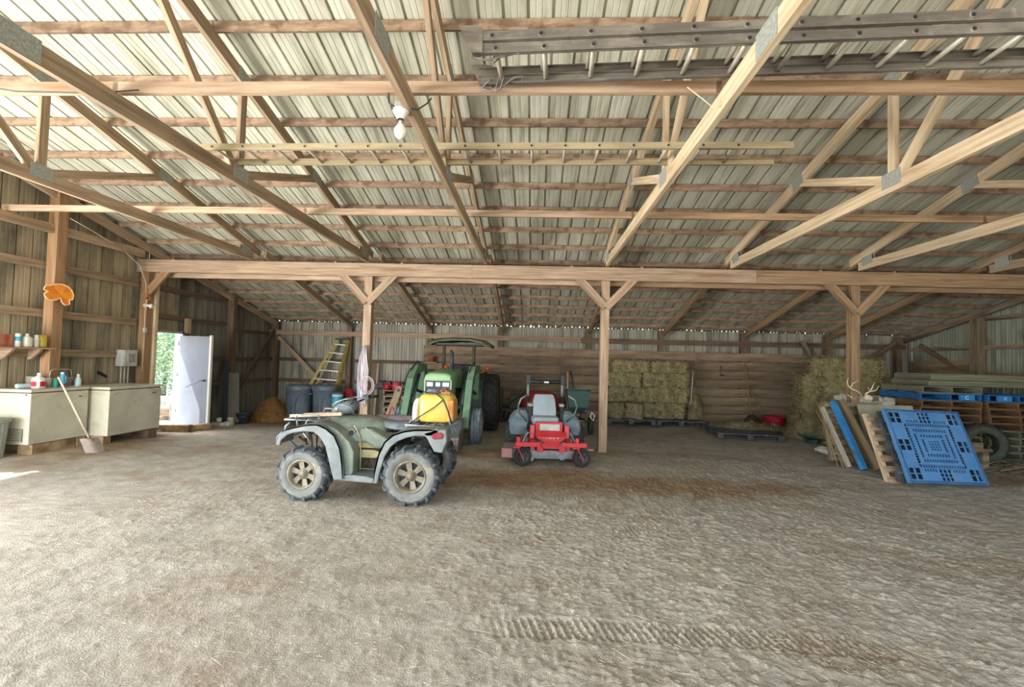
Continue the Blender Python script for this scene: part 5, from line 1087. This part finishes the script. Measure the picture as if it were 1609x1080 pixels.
# stack on the left: upper part shows behind the tyre
for k in range(9):
    z = .02 + k * .133; m_ = woodg if k < 4 else wob
    if k == 8: m_ = plblue
    slat_pallet('wooden_pallet', {8: 'blue pallet with a white letter mark lying across the left pallet stack'}.get(k, 'pallet %s in the left stack behind the tyre' % ['at the bottom', 'second from the bottom', 'third from the bottom', 'fourth from the bottom', 'fifth from the bottom, orange-brown', 'sixth from the bottom, orange-brown', 'seventh from the bottom, orange-brown', 'directly under the blue one'][min(k, 7)]), m_, 1.12, 1.0, 7, (7.80 + random.uniform(-.02, .02), 9.75, z), (0, 0, random.uniform(-.02, .02)), group='left pallet stack')
for k in range(9):
    z = .02 + k * .133; m_ = wgr if k < 4 else wob
    if k == 8: m_ = plblue
    slat_pallet('wooden_pallet', {8: 'blue pallet on top of the right pallet stack'}.get(k, 'pallet %s in the right stack at the frame edge' % ['at the bottom', 'second from the bottom', 'third from the bottom', 'fourth from the bottom', 'fifth from the bottom', 'sixth from the bottom', 'seventh from the bottom', 'eighth from the bottom'][min(k, 7)]), m_, 1.12, 1.0, 7, (9.02 + random.uniform(-.02, .02), 9.75, z), (0, 0, random.uniform(-.02, .02)), group='right pallet stack')
slat_pallet('wooden_pallet', 'greenish-grey pallet above the blue one on the left stack', wgr, 1.12, 1.0, 7, (7.80, 9.75, .02 + 9 * .133), (0, 0, .03), group='left pallet stack')
t = thing('wooden_crate', 'flat grey-green timber crate lying on top of the pallet stacks', 'crate', (8.35, 9.72, .02 + 10 * .133 + .001))
for i, (zc, x0, x1) in enumerate(((.06, -.95, .95), (.17, -.90, .86))):
    for y in (-.45, .45): lumber('side_board', (x0, y, zc), (x1, y, zc), .02, .10, wgr, t)
    for x in (x0 + .01, x1 - .01): lumber('end_board', (x, -.44, zc), (x, .44, zc), .02, .10, wgr, t)
for k in range(8): lumber('top_board', (-.90 + .005, -.39 + k * .11, .228), (.84, -.39 + k * .11, .228), .10, .016, wgr, t)
whl = mat('letter_white', hx('e8eef2'), None, .6)
rt = [o for o in bpy.data.objects if o.get('label') == 'blue pallet with a white letter mark lying across the left pallet stack'][0]
join_text('C', .10, whl, 'letter_mark', rt, (.30, -.502, .066), (R(90), 0, 0), .002)
b = MB(); b.bb(.18, .44, -.500, -.46, .02, .112); b.obj('painted_block', mat('block_blue_bright', hx('2f86cc'), None, .5), rt)
rt = [o for o in bpy.data.objects if o.get('label') == 'blue pallet on top of the right pallet stack'][0]
b = MB(); b.bb(-.37, -.12, -.500, -.46, .02, .112); b.obj('painted_block', MATS['block_blue_bright'], rt)
join_text('C', .07, whl, 'letter_mark', rt, (-.24, -.502, .066), (R(90), 0, 0), .002)
# tyre in front of the stack and a wooden cradle
t = thing('old_tyre', 'old dark tyre standing upright in front of the left pallet stack', 'tyre', (7.92, 8.78, .37)); t.rotation_euler = (0, 0, R(-12))
tyre(t, (0, 0, 0), .36, .22, .20, -1, 20, .008, mt=rub_dark, ms=mat('rubber_green_grey', hx('4f5648'), hx('3d4238'), .8, scale=(9, 9, 9)), lw=.03, chevron=.02)
t = thing('timber_offcut', 'stepped timber offcut lying against the upright tyre', 'offcut', (7.45, 8.35, .30)); b = MB(); b.bb(-.22, .20, -.06, .06, 0, .05); b.bb(-.10, .06, -.05, .05, .05, .15); b.obj('offcut_body', woodg, t)
b = MB(); b.bb(-.16, -.06, -.05, .05, -.28, 0); b.bb(.05, .15, -.05, .05, -.28, 0); b.obj('offcut_leg', woodg, t)
# sticks heap at the right edge
t = thing('brush_heap', 'tangle of thin branches on the ground at the right edge', 'branches', (8.15, 8.15, .02), kind='stuff')
b = MB()
for k in range(70):
    x = random.uniform(-.55, .9); y = random.uniform(-.3, .3); a = random.gauss(0, .35); L_ = random.uniform(.4, 1.0); z = random.uniform(.01, .16) * (1 - abs(y) * 1.5)
    b.tube([(x - math.cos(a) * L_ / 2, y - math.sin(a) * L_ / 2, max(.008, z - .05)), (x, y, z + .02), (x + math.cos(a + .2) * L_ / 2, y + math.sin(a + .3) * L_ / 2, max(.008, z - .03))], random.uniform(.006, .013), 5)
o_ = b.obj('branches', mat('branch_grey', hx('8a7f68'), hx('6b5f4a'), .9, scale=(9, 9, 9)), t, kind='stuff')
# ------- the blue plastic pallet leaning, with its cut-out pattern
BLUE = mat('blue_pallet_plastic', hx('5788bb'), hx('487cb2'), .5, scale=(3, 3, 3), c3=hx('6a8fae'), s3=(2.5, 2.5, 2.5), t3=(.55, .75)); SLOT = mat('slot_dark', hx('16202c'), None, .8)
u_ = Vector((1.22, .14, -.03)).normalized(); v_ = Vector((-.20, .46, 1.0)); v_ = (v_ - u_ * v_.dot(u_)).normalized(); n_ = u_.cross(v_).normalized()
def leaner(name, label, cat, org):
    t = thing(name, label, cat, org); Mx = Matrix((u_, v_, n_)).transposed(); t.rotation_euler = Mx.to_euler(); return t
t = leaner('plastic_pallet', 'blue plastic pallet with a slotted square pattern leaning in front of the others', 'pallet', (5.23, 6.93, .04))
W_, H_ = 1.17, 1.08
cells = []   # (x0,x1,y0,y1) of holes
def ringh(a, wd, nseg):
    cx, cy = W_ / 2, H_ / 2; ax_, ay = a * W_, a * H_
    st = 2 * ax_ / nseg; 
    for k in range(nseg):
        x0 = cx - ax_ + k * st + st * .12; cells.append((x0, x0 + st * .76, cy - ay, cy - ay + wd)); cells.append((x0, x0 + st * .76, cy + ay - wd, cy + ay))
    ns2 = max(2, int(nseg * .8)); st = (2 * ay - 3.2 * wd) / ns2
    for k in range(ns2):
        y0 = cy - ay + 1.6 * wd + k * st + st * .12; cells.append((cx - ax_, cx - ax_ + wd, y0, y0 + st * .76)); cells.append((cx + ax_ - wd, cx + ax_, y0, y0 + st * .76))
for a, n__ in ((.30, 18), (.225, 13), (.15, 8)): ringh(a, .042, n__)
def gridh(cx, cy, w_, h_, nx__, ny__):
    for i in range(nx__):
        for j in range(ny__):
            x0 = cx - w_ / 2 + i * w_ / nx__ + .006; y0 = cy - h_ / 2 + j * h_ / ny__ + .006; cells.append((x0, x0 + w_ / nx__ - .012, y0, y0 + h_ / ny__ - .012))
gridh(W_ / 2, H_ / 2, .17, .15, 4, 4)
for cx in (.13, W_ - .13):
    for cy in (.13, H_ / 2, H_ - .13): gridh(cx, cy, .19, .17, 2, 2)
for cy in (.12, H_ - .12): gridh(W_ / 2, cy, .19, .17, 3, 3)
for cx in (.37, W_ - .37):
    for cy in (.20 - .02, H_ - .18): gridh(cx, cy, .20, .05, 5, 1)
for cy in (.33, H_ - .33):
    for cx in (.24, W_ - .24): gridh(cx, cy, .05, .20, 1, 5)
# a real perforated deck: rectangles cut by a coordinate grid
xs_ = sorted(set([0, W_] + [round(c[0], 4) for c in cells] + [round(c[1], 4) for c in cells])); ys_ = sorted(set([0, H_] + [round(c[2], 4) for c in cells] + [round(c[3], 4) for c in cells]))
ca = np.array([[round(v, 4) for v in c] for c in cells])
hole = np.zeros((len(xs_) - 1, len(ys_) - 1), bool)
for i in range(len(xs_) - 1):
    for j in range(len(ys_) - 1):
        mx, my = (xs_[i] + xs_[i + 1]) / 2, (ys_[j] + ys_[j + 1]) / 2
        hole[i, j] = bool(np.any((ca[:, 0] < mx) & (ca[:, 1] > mx) & (ca[:, 2] < my) & (ca[:, 3] > my)))
b = MB(); vid = {}; V = []; Fs = []
def vv(i, j, k):
    if (i, j, k) not in vid: vid[(i, j, k)] = len(V); V.append((xs_[i], ys_[j], .09 - .02 * k))
    return vid[(i, j, k)]
for i in range(hole.shape[0]):
    for j in range(hole.shape[1]):
        if hole[i, j]: continue
        Fs.append((vv(i, j, 0), vv(i + 1, j, 0), vv(i + 1, j + 1, 0), vv(i, j + 1, 0))); 
        for di, dj, a, c in ((-1, 0, (i, j), (i, j + 1)), (1, 0, (i + 1, j), (i + 1, j + 1)), (0, -1, (i, j), (i + 1, j)), (0, 1, (i, j + 1), (i + 1, j + 1))):
            ii, jj = i + di, j + dj
            if ii < 0 or jj < 0 or ii >= hole.shape[0] or jj >= hole.shape[1] or hole[ii, jj]: Fs.append((vv(*a, 0), vv(*c, 0), vv(*c, 1), vv(*a, 1)))
b.add(V, Fs); b.obj('perforated_deck', BLUE, t)
b = MB(); b.bb(.01, W_ - .01, .01, H_ - .01, .03, .04); b.obj('core_sheet', SLOT, t)
b = MB()
for x in (.02, W_ - .02): b.bb(x - .018, x + .018, 0, H_, .03, .09)
for y in (.02, H_ - .02): b.bb(0, W_, y - .018, y + .018, .03, .09)
b.obj('edge_rim', BLUE, t, bevel=.004)
for x in (.1, W_ / 2, W_ - .1):
    for y in (.1, H_ / 2, H_ - .1): b = MB(); b.bb(x - .08, x + .08, y - .08, y + .08, .0, .035); b.obj('foot', BLUE, t, bevel=.006)
# black plastic pallet behind it
t = leaner('plastic_pallet', 'black plastic pallet leaning right behind the blue one', 'pallet', Vector((5.20, 6.95, .05)) - n_ * .085)
for k in range(9): b = MB(); b.bb(0, 1.12, k * .12, k * .12 + .10, .06, .078); b.obj('slat', plb, t)
for x in (.06, .56, 1.06):
    for y in (.1, .5, .9): b = MB(); b.bb(x - .06, x + .06, y - .07, y + .07, 0, .06); b.obj('foot', plb, t)
# peeling wooden pallet behind that
t = leaner('wooden_pallet', 'wooden pallet with peeling pale edge leaning behind the black one', 'pallet', Vector((5.16, 7.02, .04)) - n_ * .20)
for k in range(7): lumber('deck_board', (0, .05 + k * .155, .10), (1.15, .05 + k * .155, .10), .09, .018, wood, t, up=(0, 0, 1))
for x in (.02, .57, 1.13): lumber('stringer', (x, 0, .055), (x, 1.06, .055), .04, .075, woodl if x < .1 else wood, t, up=(1, 0, 0))
# pallet standing further back, slats facing the camera
tp = slat_pallet('wooden_pallet', 'grey slatted pallet standing upright behind the leaning boards', woodg, 1.0, 1.0, 8, (5.55, 8.55, .53), (R(76), 0, R(4)))
o = lumber('tan_board', (5.50, 7.86, .03), (5.28, 8.45, 1.07), .025, .20, mat('board_tan', hx('8a795c'), hx('736449'), .8, scale=G), None, up=(.1, -1, .5)); tag(o, 'wide tan board leaning between the blue board and the pallets', 'board')
o = lumber('blue_board', (5.28, 7.84, .03), (5.14, 8.42, 1.06), .07, .09, mat('board_blue', hx('2878b8'), hx('3a8ccc'), .5, scale=(3, 9, 9), c3=hx('4a5f6c'), s3=(2.5, 5, 5)), None, up=(.1, -1, .5)); tag(o, 'narrow blue-painted board leaning left of the tan board', 'board')
o = lumber('white_pole', (5.15, 8.0, .03), (4.98, 8.45, .95), .05, .06, mat('pole_white', hx('b9b4a6'), hx('8f8a7c'), .8, scale=G), None, up=(.1, -1, .5)); tag(o, 'weathered whitish batten leaning left of the blue board', 'batten')
for i, (a, c) in enumerate([((5.0, 8.05, .03), (4.93, 8.5, 1.04)), ((5.05, 8.0, .03), (4.99, 8.5, 1.05)), ((5.1, 8.0, .03), (4.9, 8.5, .9))]):
    b = MB(); b.tube([a, (Vector(a) + Vector(c)) / 2 + Vector((.015 * (-1) ** i, 0, 0)), c], .008, 5); tag(b.obj('thin_stick', sw_), ['longest thin bare stick left of the weathered batten', 'thin bare stick closest to the weathered batten', 'thin bare stick crossing the other two sticks'][i], 'stick', 'thin sticks left of the leaning boards')
o = lumber('plywood_sheet', (5.55, 8.25, .52), (6.53, 8.35, .52), .02, 1.04, mat('plywood_pale', hx('a8a590'), hx('918e78'), .8, scale=(4, 4, 4)), None, up=(0, .3, 1)); tag(o, 'pale plywood sheet whose top edge shows above the blue pallet', 'sheet')
# straw bale base and sacks behind
for k, (x, z, lb) in enumerate([(6.55, .02, 'low bale behind the plywood sheet, left bottom'), (7.1 + .45, .02, 'low bale behind the plywood sheet, right bottom'), (6.55, .43, 'low bale behind the plywood sheet, left top, carrying sacks'), (7.5, .43, 'low bale behind the plywood sheet, right top, with loose straw')]): bale(x, 10.55 - .25, z, .03 * k, k, lb, 'low bales behind the leaning pallets', (.95, 1.1, 1.08))
sackm = MATS['sack_pale']
for x, y, z, s, lb, rz in [(6.55, 10.0, 1.02, 1.25, 'long pale feed sack on the low bales behind the blue pallet', .1), (7.05, 10.05, 1.0, .9, 'second pale sack, right of the long one on the low bales', -.2)]:
    me_ = hay_bale_mesh(.5 * s, .32, .16, 4 + s, nm='sack_body'); me_.materials.clear(); me_.materials.append(sackm); o = put(me_, 'feed_sack', loc=(x, y, z), rot=(0, .08, rz)); tag(o, lb, 'sack')
# deer skull with antlers on top of the leaners
bone = mat('bone_ivory', hx('d8cfb4'), hx('b8ad90'), .6, scale=(14, 14, 14))
t = thing('deer_skull', 'bleached deer skull with wide antlers lying on the leaning pallets', 'skull', (5.72, 8.50, 1.08))
b = MB(); b.loft([rsec(0, .05, .04, 12, 2.4), rsec(.04, .055, .05, 12, 2.4), rsec(.10, .05, .045, 12, 2.4), rsec(.17, .03, .03, 12, 2.4), rsec(.24, .018, .018, 12, 2.4)]); me = b.mesh('skull', bone); o = put(me, 'skull', t, sub=1); o.rotation_euler = (R(-10), R(108), R(-15)); o.location = (.0, 0, .08)
b = MB()
for s, bx in ((-1, -.04), (1, .02)):
    if s < 0:
        b.tube([(bx, 0, .10), (-.12, 0, .17), (-.22, -.02, .20), (-.29, -.03, .26), (-.30, -.02, .33), (-.26, 0, .40)], [.016, .015, .014, .012, .009, .003], 7)
        b.tube([(-.24, -.02, .215), (-.20, 0, .29), (-.13, .01, .33), (-.06, .01, .345)], [.011, .010, .008, .003], 6); b.tube([(-.13, 0, .10), (-.22, -.02, .06), (-.30, -.02, .10)], [.010, .009, .003], 6); b.tube([(-.10, 0, .10), (-.2, -.05, .03), (-.27, -.05, .06)], [.010, .008, .003], 6)
    else:
        b.tube([(bx, 0, .12), (.10, 0, .17), (.14, 0, .24), (.16, -.02, .33)], [.015, .014, .011, .003], 7); b.tube([(.08, 0, .16), (.20, 0, .19), (.25, -.01, .28)], [.012, .011, .003], 6); b.tube([(.10, 0, .17), (.06, .0, .25)], [.009, .003], 6)
b.obj('antlers', bone, t)
b = MB(); b.box((.16, 0, .04), (.12, .1, .07)); b.obj('dark_jaw', woodd, t, bevel=.02)
# ------- behind: spreader, red machine, pallet stack with pink cans, clutter at the tractor
t = thing('drop_spreader', 'dark green hopper spreader on wheels behind the mower', 'spreader', (.97, 10.6, 0))
b = MB(); b.loft([[Vector((x * a_, y * c_, z)) for x, y in ((-1, -1), (1, -1), (1, 1), (-1, 1))] for a_, c_, z in ((.10, .1, .5), (.20, .2, .62), (.26, .22, .98), (.275, .235, 1.0), (.24, .2, 1.0), (.18, .16, .64))], smooth=False); b.obj('hopper', mat('hopper_dark_green', hx('20403c'), hx('2c504a'), .45, scale=(5, 5, 5)), t)
b = MB(); b.box((0, 0, .42), (.4, .3, .14)); b.box((.0, -.1, .28), (.3, .1, .2)); b.tube([(-.25, 0, .3), (.3, 0, .3)], .02); b.cyl((-.1, -.15, .45), (.05, -.2, .45), .07, n=12); b.obj('gear_frame', darkm, t)
for s in (-1, 1): wh = thing('wheel', None, None, (s * .30, .05, .2)); wh.parent = t; wh.rotation_euler = (0, 0, PI / 2); tyre(wh, (0, 0, 0), .19, .1, .1, s, 14, .006, mt=rub_dark, ms=rub_dark, lw=.02, chevron=.01); rim_obj(wh, (0, 0, 0), .1, .1, -s, MATS['caster_rim'], 5, .03)
b = MB(); b.tube([(.30, -.1, .52), (.27, -.12, .42), (.33, -.14, .34), (.37, -.12, .44), (.30, -.1, .52)], .013); b.obj('white_loop', whitep, t)
t = thing('red_machine', 'red garden machine half hidden behind the mower seat', 'machine', (.15, 11.6, .02))
b = MB(); b.loft([rsec(z, a_, c_, 20, 3, ) for z, a_, c_ in ((.3, .42, .35), (.55, .46, .4), (.78, .40, .34), (.86, .2, .2))]); b.obj('red_cowl', mat('machine_red', hx('a82a2c'), hx('8c2426'), .45, scale=(5, 5, 5)), t)
b = MB(); b.bb(-.5, .5, -.3, .3, .12, .32); b.cyl((-.45, -.25, .2), (-.45, .25, .2), .2, n=18); b.cyl((.45, -.25, .2), (.45, .25, .2), .2, n=18); b.obj('base_frame', darkm, t)
t = thing('seed_drill', 'dark old implement frame on wheels between tractor wheel and mower', 'implement', (-.5, 12.4, .0))
b = MB(); b.bb(-.38, .38, -.2, .2, .30, .36); b.bb(-.36, -.33, -.2, .2, .1, .88); b.bb(.33, .36, -.2, .2, .1, .88); b.bb(-.38, .38, -.2, -.16, .84, .88); b.bb(-.38, .38, .16, .2, .84, .88); b.tube([(-.3, -.2, .36), (.3, -.2, .84)], .015); b.obj('frame', darkm, t)
b = MB(); b.bb(-.14, .14, -.14, .14, .36, .72); b.obj('fuel_box', mat('old_grey_green', hx('5a5f52'), hx('474b40'), .6, scale=(6, 6, 6)), t, bevel=.02)
for s in (-1, 1): wh = thing('wheel', None, None, (s * .33, -.1, .24)); wh.parent = t; wh.rotation_euler = (0, 0, R(30)); tyre(wh, (0, 0, 0), .23, .1, .13, s, 16, .006, mt=rub_dark, ms=rub_dark, lw=.02, chevron=.01); rim_obj(wh, (0, 0, 0), .13, .1, -1, darkm, 5, .03)
t0 = None
for k in range(6): slat_pallet('wooden_pallet', 'weathered pallet %s of the stack left of the tractor' % ['at the bottom', 'second from the bottom', 'third from the bottom', 'fourth from the bottom', 'fifth from the bottom', 'on top'][k], woodg if k % 2 else wood, .95, .9, 6, (-3.3, 12.1, -.06 + k * .14), (0, 0, .03 * (-1) ** k), group='pallet stack left of the tractor')
ZT = -.06 + 6 * .14
pk = mat('pink_red_plastic', hx('c2485c'), hx('b03a4e'), .45, scale=(6, 6, 6))
for i, (x, y, r_, h_, lb) in enumerate([(-3.50, 11.85, .11, .20, 'larger pink-red watering can on the pallet stack'), (-3.75, 11.88, .08, .15, 'smaller dark red can left of the pink watering can')]):
    t = thing('watering_can', lb, 'can', (x, y, ZT)); b = MB(); b.lathe([(.0005, 0), (r_, 0), (r_ * .98, h_), (r_ * .9, h_), (.0005, h_ * .98)], n=20); b.obj('can_body', pk if i == 0 else redt, t); b = MB(); b.tube([(-r_ * .9, 0, h_ * .3), (-r_ * 1.5, -.03, h_ * .7), (-r_ * 1.9, -.04, h_)], .014); b.tube([(r_ * .9, 0, h_ * .2), (r_ * 1.5, 0, h_ * .5), (r_ * .9, 0, h_ * .9)], .01); b.obj('spout', pk if i == 0 else redt, t)
t = thing('dark_bundle', 'dark crumpled bundle at the left end of the pallet stack top', 'bundle', (-3.98 + .12, 12.05, ZT)); me_ = hay_bale_mesh(.40, .3, .2, 12, nm='bundle_body'); me_.materials.clear(); me_.materials.append(mat('dark_cloth', hx('3a3b40'), hx('55565c'), .9, scale=(12, 12, 12))); put(me_, 'bundle_body', t, loc=(0, 0, .1))
t = thing('clay_pot', 'small dark pot at the right end of the pallet stack top', 'pot', (-3.05, 11.9, ZT)); b = MB(); b.lathe([(.0005, 0), (.06, 0), (.08, .12), (.09, .12), (.09, .14), (.07, .14), (.0005, .1)], n=18); b.obj('pot_body', mat('pot_brown', hx('7a4a42'), hx('5c3a36'), .7, scale=(8, 8, 8)), t)
t = thing('clay_pot', 'terracotta pot on the ledge of the plank wall left of the tractor', 'pot', (-2.90, 13.1, 1.98 - .5)); t.location = (-2.86, 12.9, 1.50)
b = MB(); b.lathe([(.0005, 0), (.06, 0), (.085, .12), (.095, .12), (.095, .15), (.08, .15), (.0005, .1)], n=18); b.obj('pot_body', mat('terracotta', hx('b5583c'), hx('9c4a32'), .8, scale=(8, 8, 8)), t)
b = MB(); b.bb(-.15, .15, -.1, .26, -.02, 0); b.obj('ledge', wood, t)
# tools leaning beside the stack
tn = mat('tool_tan_paddle', hx('a8967a'), hx('8a7a60'), .8, scale=(6, 6, 6))
t = thing('wooden_paddle', 'tan wooden paddle with a hole in its top leaning left of the tractor', 'paddle', (-3.28, 10.2, -.04))
b = MB(); hole_ = [(math.cos(2 * PI * i / 16) * .035, .98 + math.sin(2 * PI * i / 16) * .035) for i in range(16)]
outl = [(-.10, 0), (.09, 0), (.07, .7), (.065, .85), (.08, .95), (.07, 1.03), (.0, 1.07), (-.07, 1.03), (-.08, .95), (-.07, .85)]
b.prism(outl, -.012, .012); o = b.obj('paddle_body', tn, t); o.rotation_euler = (R(-10), R(16), 0)
b = MB(); b.cyl((0, -.016, .97), (0, .016, .97), .035, n=16); o = b.obj('hole', black, t); o.rotation_euler = (R(-10), R(16), 0)
for p0, p1, m_, lb in [((-2.95, 10.3, -.05), (-3.2, 10.7, .85), tube_m, 'thin grey tool handle leaning beside the paddle'), ((-2.78, 10.3, -.05), (-3.05, 10.8, .62), tube_m, 'second thin grey tool handle nearer the tractor'), ((-3.02, 10.15, -.05), (-3.14, 10.5, .72), redt, 'red tool handle leaning beside the paddle'), ((-2.9, 10.15, -.05), (-3.0, 10.5, .5), redt, 'short red tool handle nearer the tractor')]:
    tool('garden_tool', 'tool', p0, p1, .016, m_, lb)
t = thing('red_hoop', 'red hoop leaning at the foot of the tools beside the tractor', 'hoop', (-3.05, 10.05, .25)); b = MB(); b.tube([(math.cos(a) * .07, 0, math.sin(a) * .28) for a in [2 * PI * i / 18 for i in range(18)]], .014, 6, closed=True); b.obj('hoop_ring', redt, t)
t = thing('green_jug', 'small green-white jug beside the paddle', 'jug', (-3.08, 10.6, -.04)); b = MB(); b.lathe([(.0005, 0), (.1, 0), (.1, .4), (.06, .5), (.05, .55), (.0005, .56)], n=16); b.obj('jug_body', mat('jug_green', hx('5f9482'), hx('cdd3c4'), .5, scale=(5, 5, 5)), t)
# ============================================================ LIGHT AND LADDERS UP IN THE TRUSSES
t = thing('ceiling_bulb', 'white porcelain lamp holder with a round bulb on the truss bottom chord', 'lamp', (-1.0, 3.25, 3.40))
b = MB(); b.box((0, 0, .0), (.07, .09, .05)); b.obj('junction_box', galv, t, bevel=.006)
b = MB(); b.lathe([(.0005, -.02), (.055, -.02), (.06, -.035), (.045, -.06), (.028, -.085), (.024, -.09)], (0, 0, 0), (0, 0, 1), 20); b.obj('lamp_holder', whitep, t)
b = MB(); b.cyl((0, 0, -.085), (0, 0, -.125), .016, n=12); b.obj('bulb_cap', chrome, t)
b = MB(); b.lathe([(.016, -.12), (.025, -.135), (.043, -.16), (.046, -.185), (.036, -.215), (.018, -.228), (.0005, -.23)], (0, 0, 0), (0, 0, 1), 20); b.obj('bulb', mat('bulb_white', hx('e2ddcf'), None, .25), t)
b = MB(); b.tube([(.04, 0, 0), (.11, .02, -.01), (.17, .06, .06), (.19, .1, .12)], .005); b.tube([(-.04, 0, .0), (-.09, .0, .03), (-.10, .02, .1), (-.13, .05, .15)], .005); b.obj('wire', black, t)
b = MB(); b.tube([(-4.2, 3.245, 3.56), (-3.9, 3.24, 3.51), (-3.3, 3.245, 3.50), (-2.95, 3.24, 3.52)], .005); tag(b.obj('sagging_wire', black), 'thin black wire sagging along the near brace board', 'wire')
b = MB(); b.tube([(1.0, 3.245, 3.54), (1.12, 3.24, 3.44), (1.17, 3.22, 3.38), (1.26, 3.22, 3.40)], .004); tag(b.obj('string_end', cab), 'loose pale string by the truss right of the long ladder end', 'string')
alud = mat('ladder_alu_dull', hx('78726a'), hx('635d55'), .5, .2, scale=(1.5, 30, 30), c3=hx('8a8479'), s3=(3, 9, 9))
rungm = mat('rung_alu', hx('cfc9b8'), hx('b5ae9c'), .45, .3, scale=(9, 9, 9))
def ladder(name, label, loc, rz, L, W, tiers, m_, rm, step=.305, holes=True, rr=.016, hh=.075, tilt=0):
    t = thing(name, label, 'ladder', loc, rz); t.rotation_euler = (0, tilt, rz)
    for (dx, z, w_) in tiers:
        for s in (-1, 1):
            b = MB(); y = s * w_ / 2
            b.bb(dx, dx + L, y - .003, y + .003, z, z + hh); b.bb(dx, dx + L, y - (.0 if s < 0 else .025), y + (.025 if s < 0 else 0), z, z + .006); b.bb(dx, dx + L, y - (0 if s < 0 else .025), y + (.025 if s < 0 else 0), z + hh - .006, z + hh)
            b.obj('rail', m_, t)
        n = int((L - .1) / step)
        for k in range(n):
            x = dx + .15 + k * step; b = MB(); b.cyl((x, -w_ / 2, z + hh / 2), (x, w_ / 2, z + hh / 2), rr, n=10); b.obj('rung', rm, t)
            if holes: b = MB(); b.lathe([(rr * .6, -.002), (rr * 1.15, -.005), (rr * 1.25, .0)], (x, -w_ / 2 - .003, z + hh / 2), (0, 1, 0), 12); b.cur = 1; b.cyl((x, -w_ / 2 - .006, z + hh / 2), (x, -w_ / 2 - .001, z + hh / 2), rr * .8, n=10); b.obj('rung_end', [m_, black], t)
    return t
t = ladder('extension_ladder', 'long grey aluminium extension ladder lying on the trusses at the top of the picture', (-.44, 3.06, 3.545), R(-3.0), 6.4, .36, [(0, 0, .34), (-.02, .068, .38)], alud, rungm, hh=.06)
b = MB()
for s in (-1, 1): b = MB(); b.prism([(.0, -.01), (.07, -.01), (.07, .15), (.02, .165), (-.08, .165), (-.07, .14)], s * .192, s * .20); b.obj('ladder_shoe', alud, t)
b = MB()
for s in (-1, 1): b.tube([(.08, s * .13, .02), (.0, s * .17, -.02), (.10, s * .18, -.05), (.24, s * .12, .02), (.30, s * .13, .03), (.29, s * .16, .0)], .007); b.tube([(.14, s * .1, .03), (.11, s * .15, -.04), (.14, s * .15, -.05), (.17, s * .1, .02)], .006)
b.obj('rung_lock', alud, t)
ladder('ladder', 'shorter thin beige ladder lying on the trusses in the middle of the roof', (-3.28, 4.46, 3.545), R(-1), 5.5, .36, [(0, 0, .36)], mat('ladder_beige', hx('a89a7c'), hx('8f8265'), .5, scale=(2, 20, 20)), rungm, rr=.014, hh=.06)
# loose straw and chaff on the floor
b = MB()
V = []; Fs = []
N = 9000
for k in range(N):
    y = 2.0 + random.random() ** 1.5 * 8; x = random.uniform(-1, 1) * y * 1.1 + random.uniform(-.3, .3)
    if x < -6.6 or x > 9: continue
    if x < -1 and random.random() < .45: continue
    z = 0; L_ = random.uniform(.012, .05) if random.random() < .93 else random.uniform(.07, .2); a = random.gauss(-.5 if x > 0 else .5, .9); w_ = random.uniform(.0007, .0014); d = Vector((math.cos(a), math.sin(a), 0)) * L_ / 2; n_s = Vector((-d.y, d.x, 0)).normalized() * w_; V.append((x, y, L_, a, w_))
A = np.array(V); hz = floor_height(A[:, 0], A[:, 1])
V2 = []; F2 = []
for (x, y, L_, a, w_), z in zip(A, hz):
    d = Vector((math.cos(a), math.sin(a), random.uniform(-.08, .08))) * L_ / 2; s_ = Vector((-d.y, d.x, 0)).normalized() * w_; c = Vector((x, y, z + .006)); o = len(V2)
    V2 += [c - d - s_, c - d + s_, c + d + s_, c + d - s_, c + Vector((0, 0, w_ * 1.5))]; F2 += [(o, o + 1, o + 4), (o + 1, o + 2, o + 4), (o + 2, o + 3, o + 4), (o + 3, o, o + 4)]
b.add(V2, F2); o = b.obj('loose_chaff', mat('chaff_pale', hx('cfc6b4'), hx('b0a690'), .9, scale=(3, 3, 3))); tag(o, 'pale chopped straw scattered over the dusty floor', 'straw', kind='stuff')
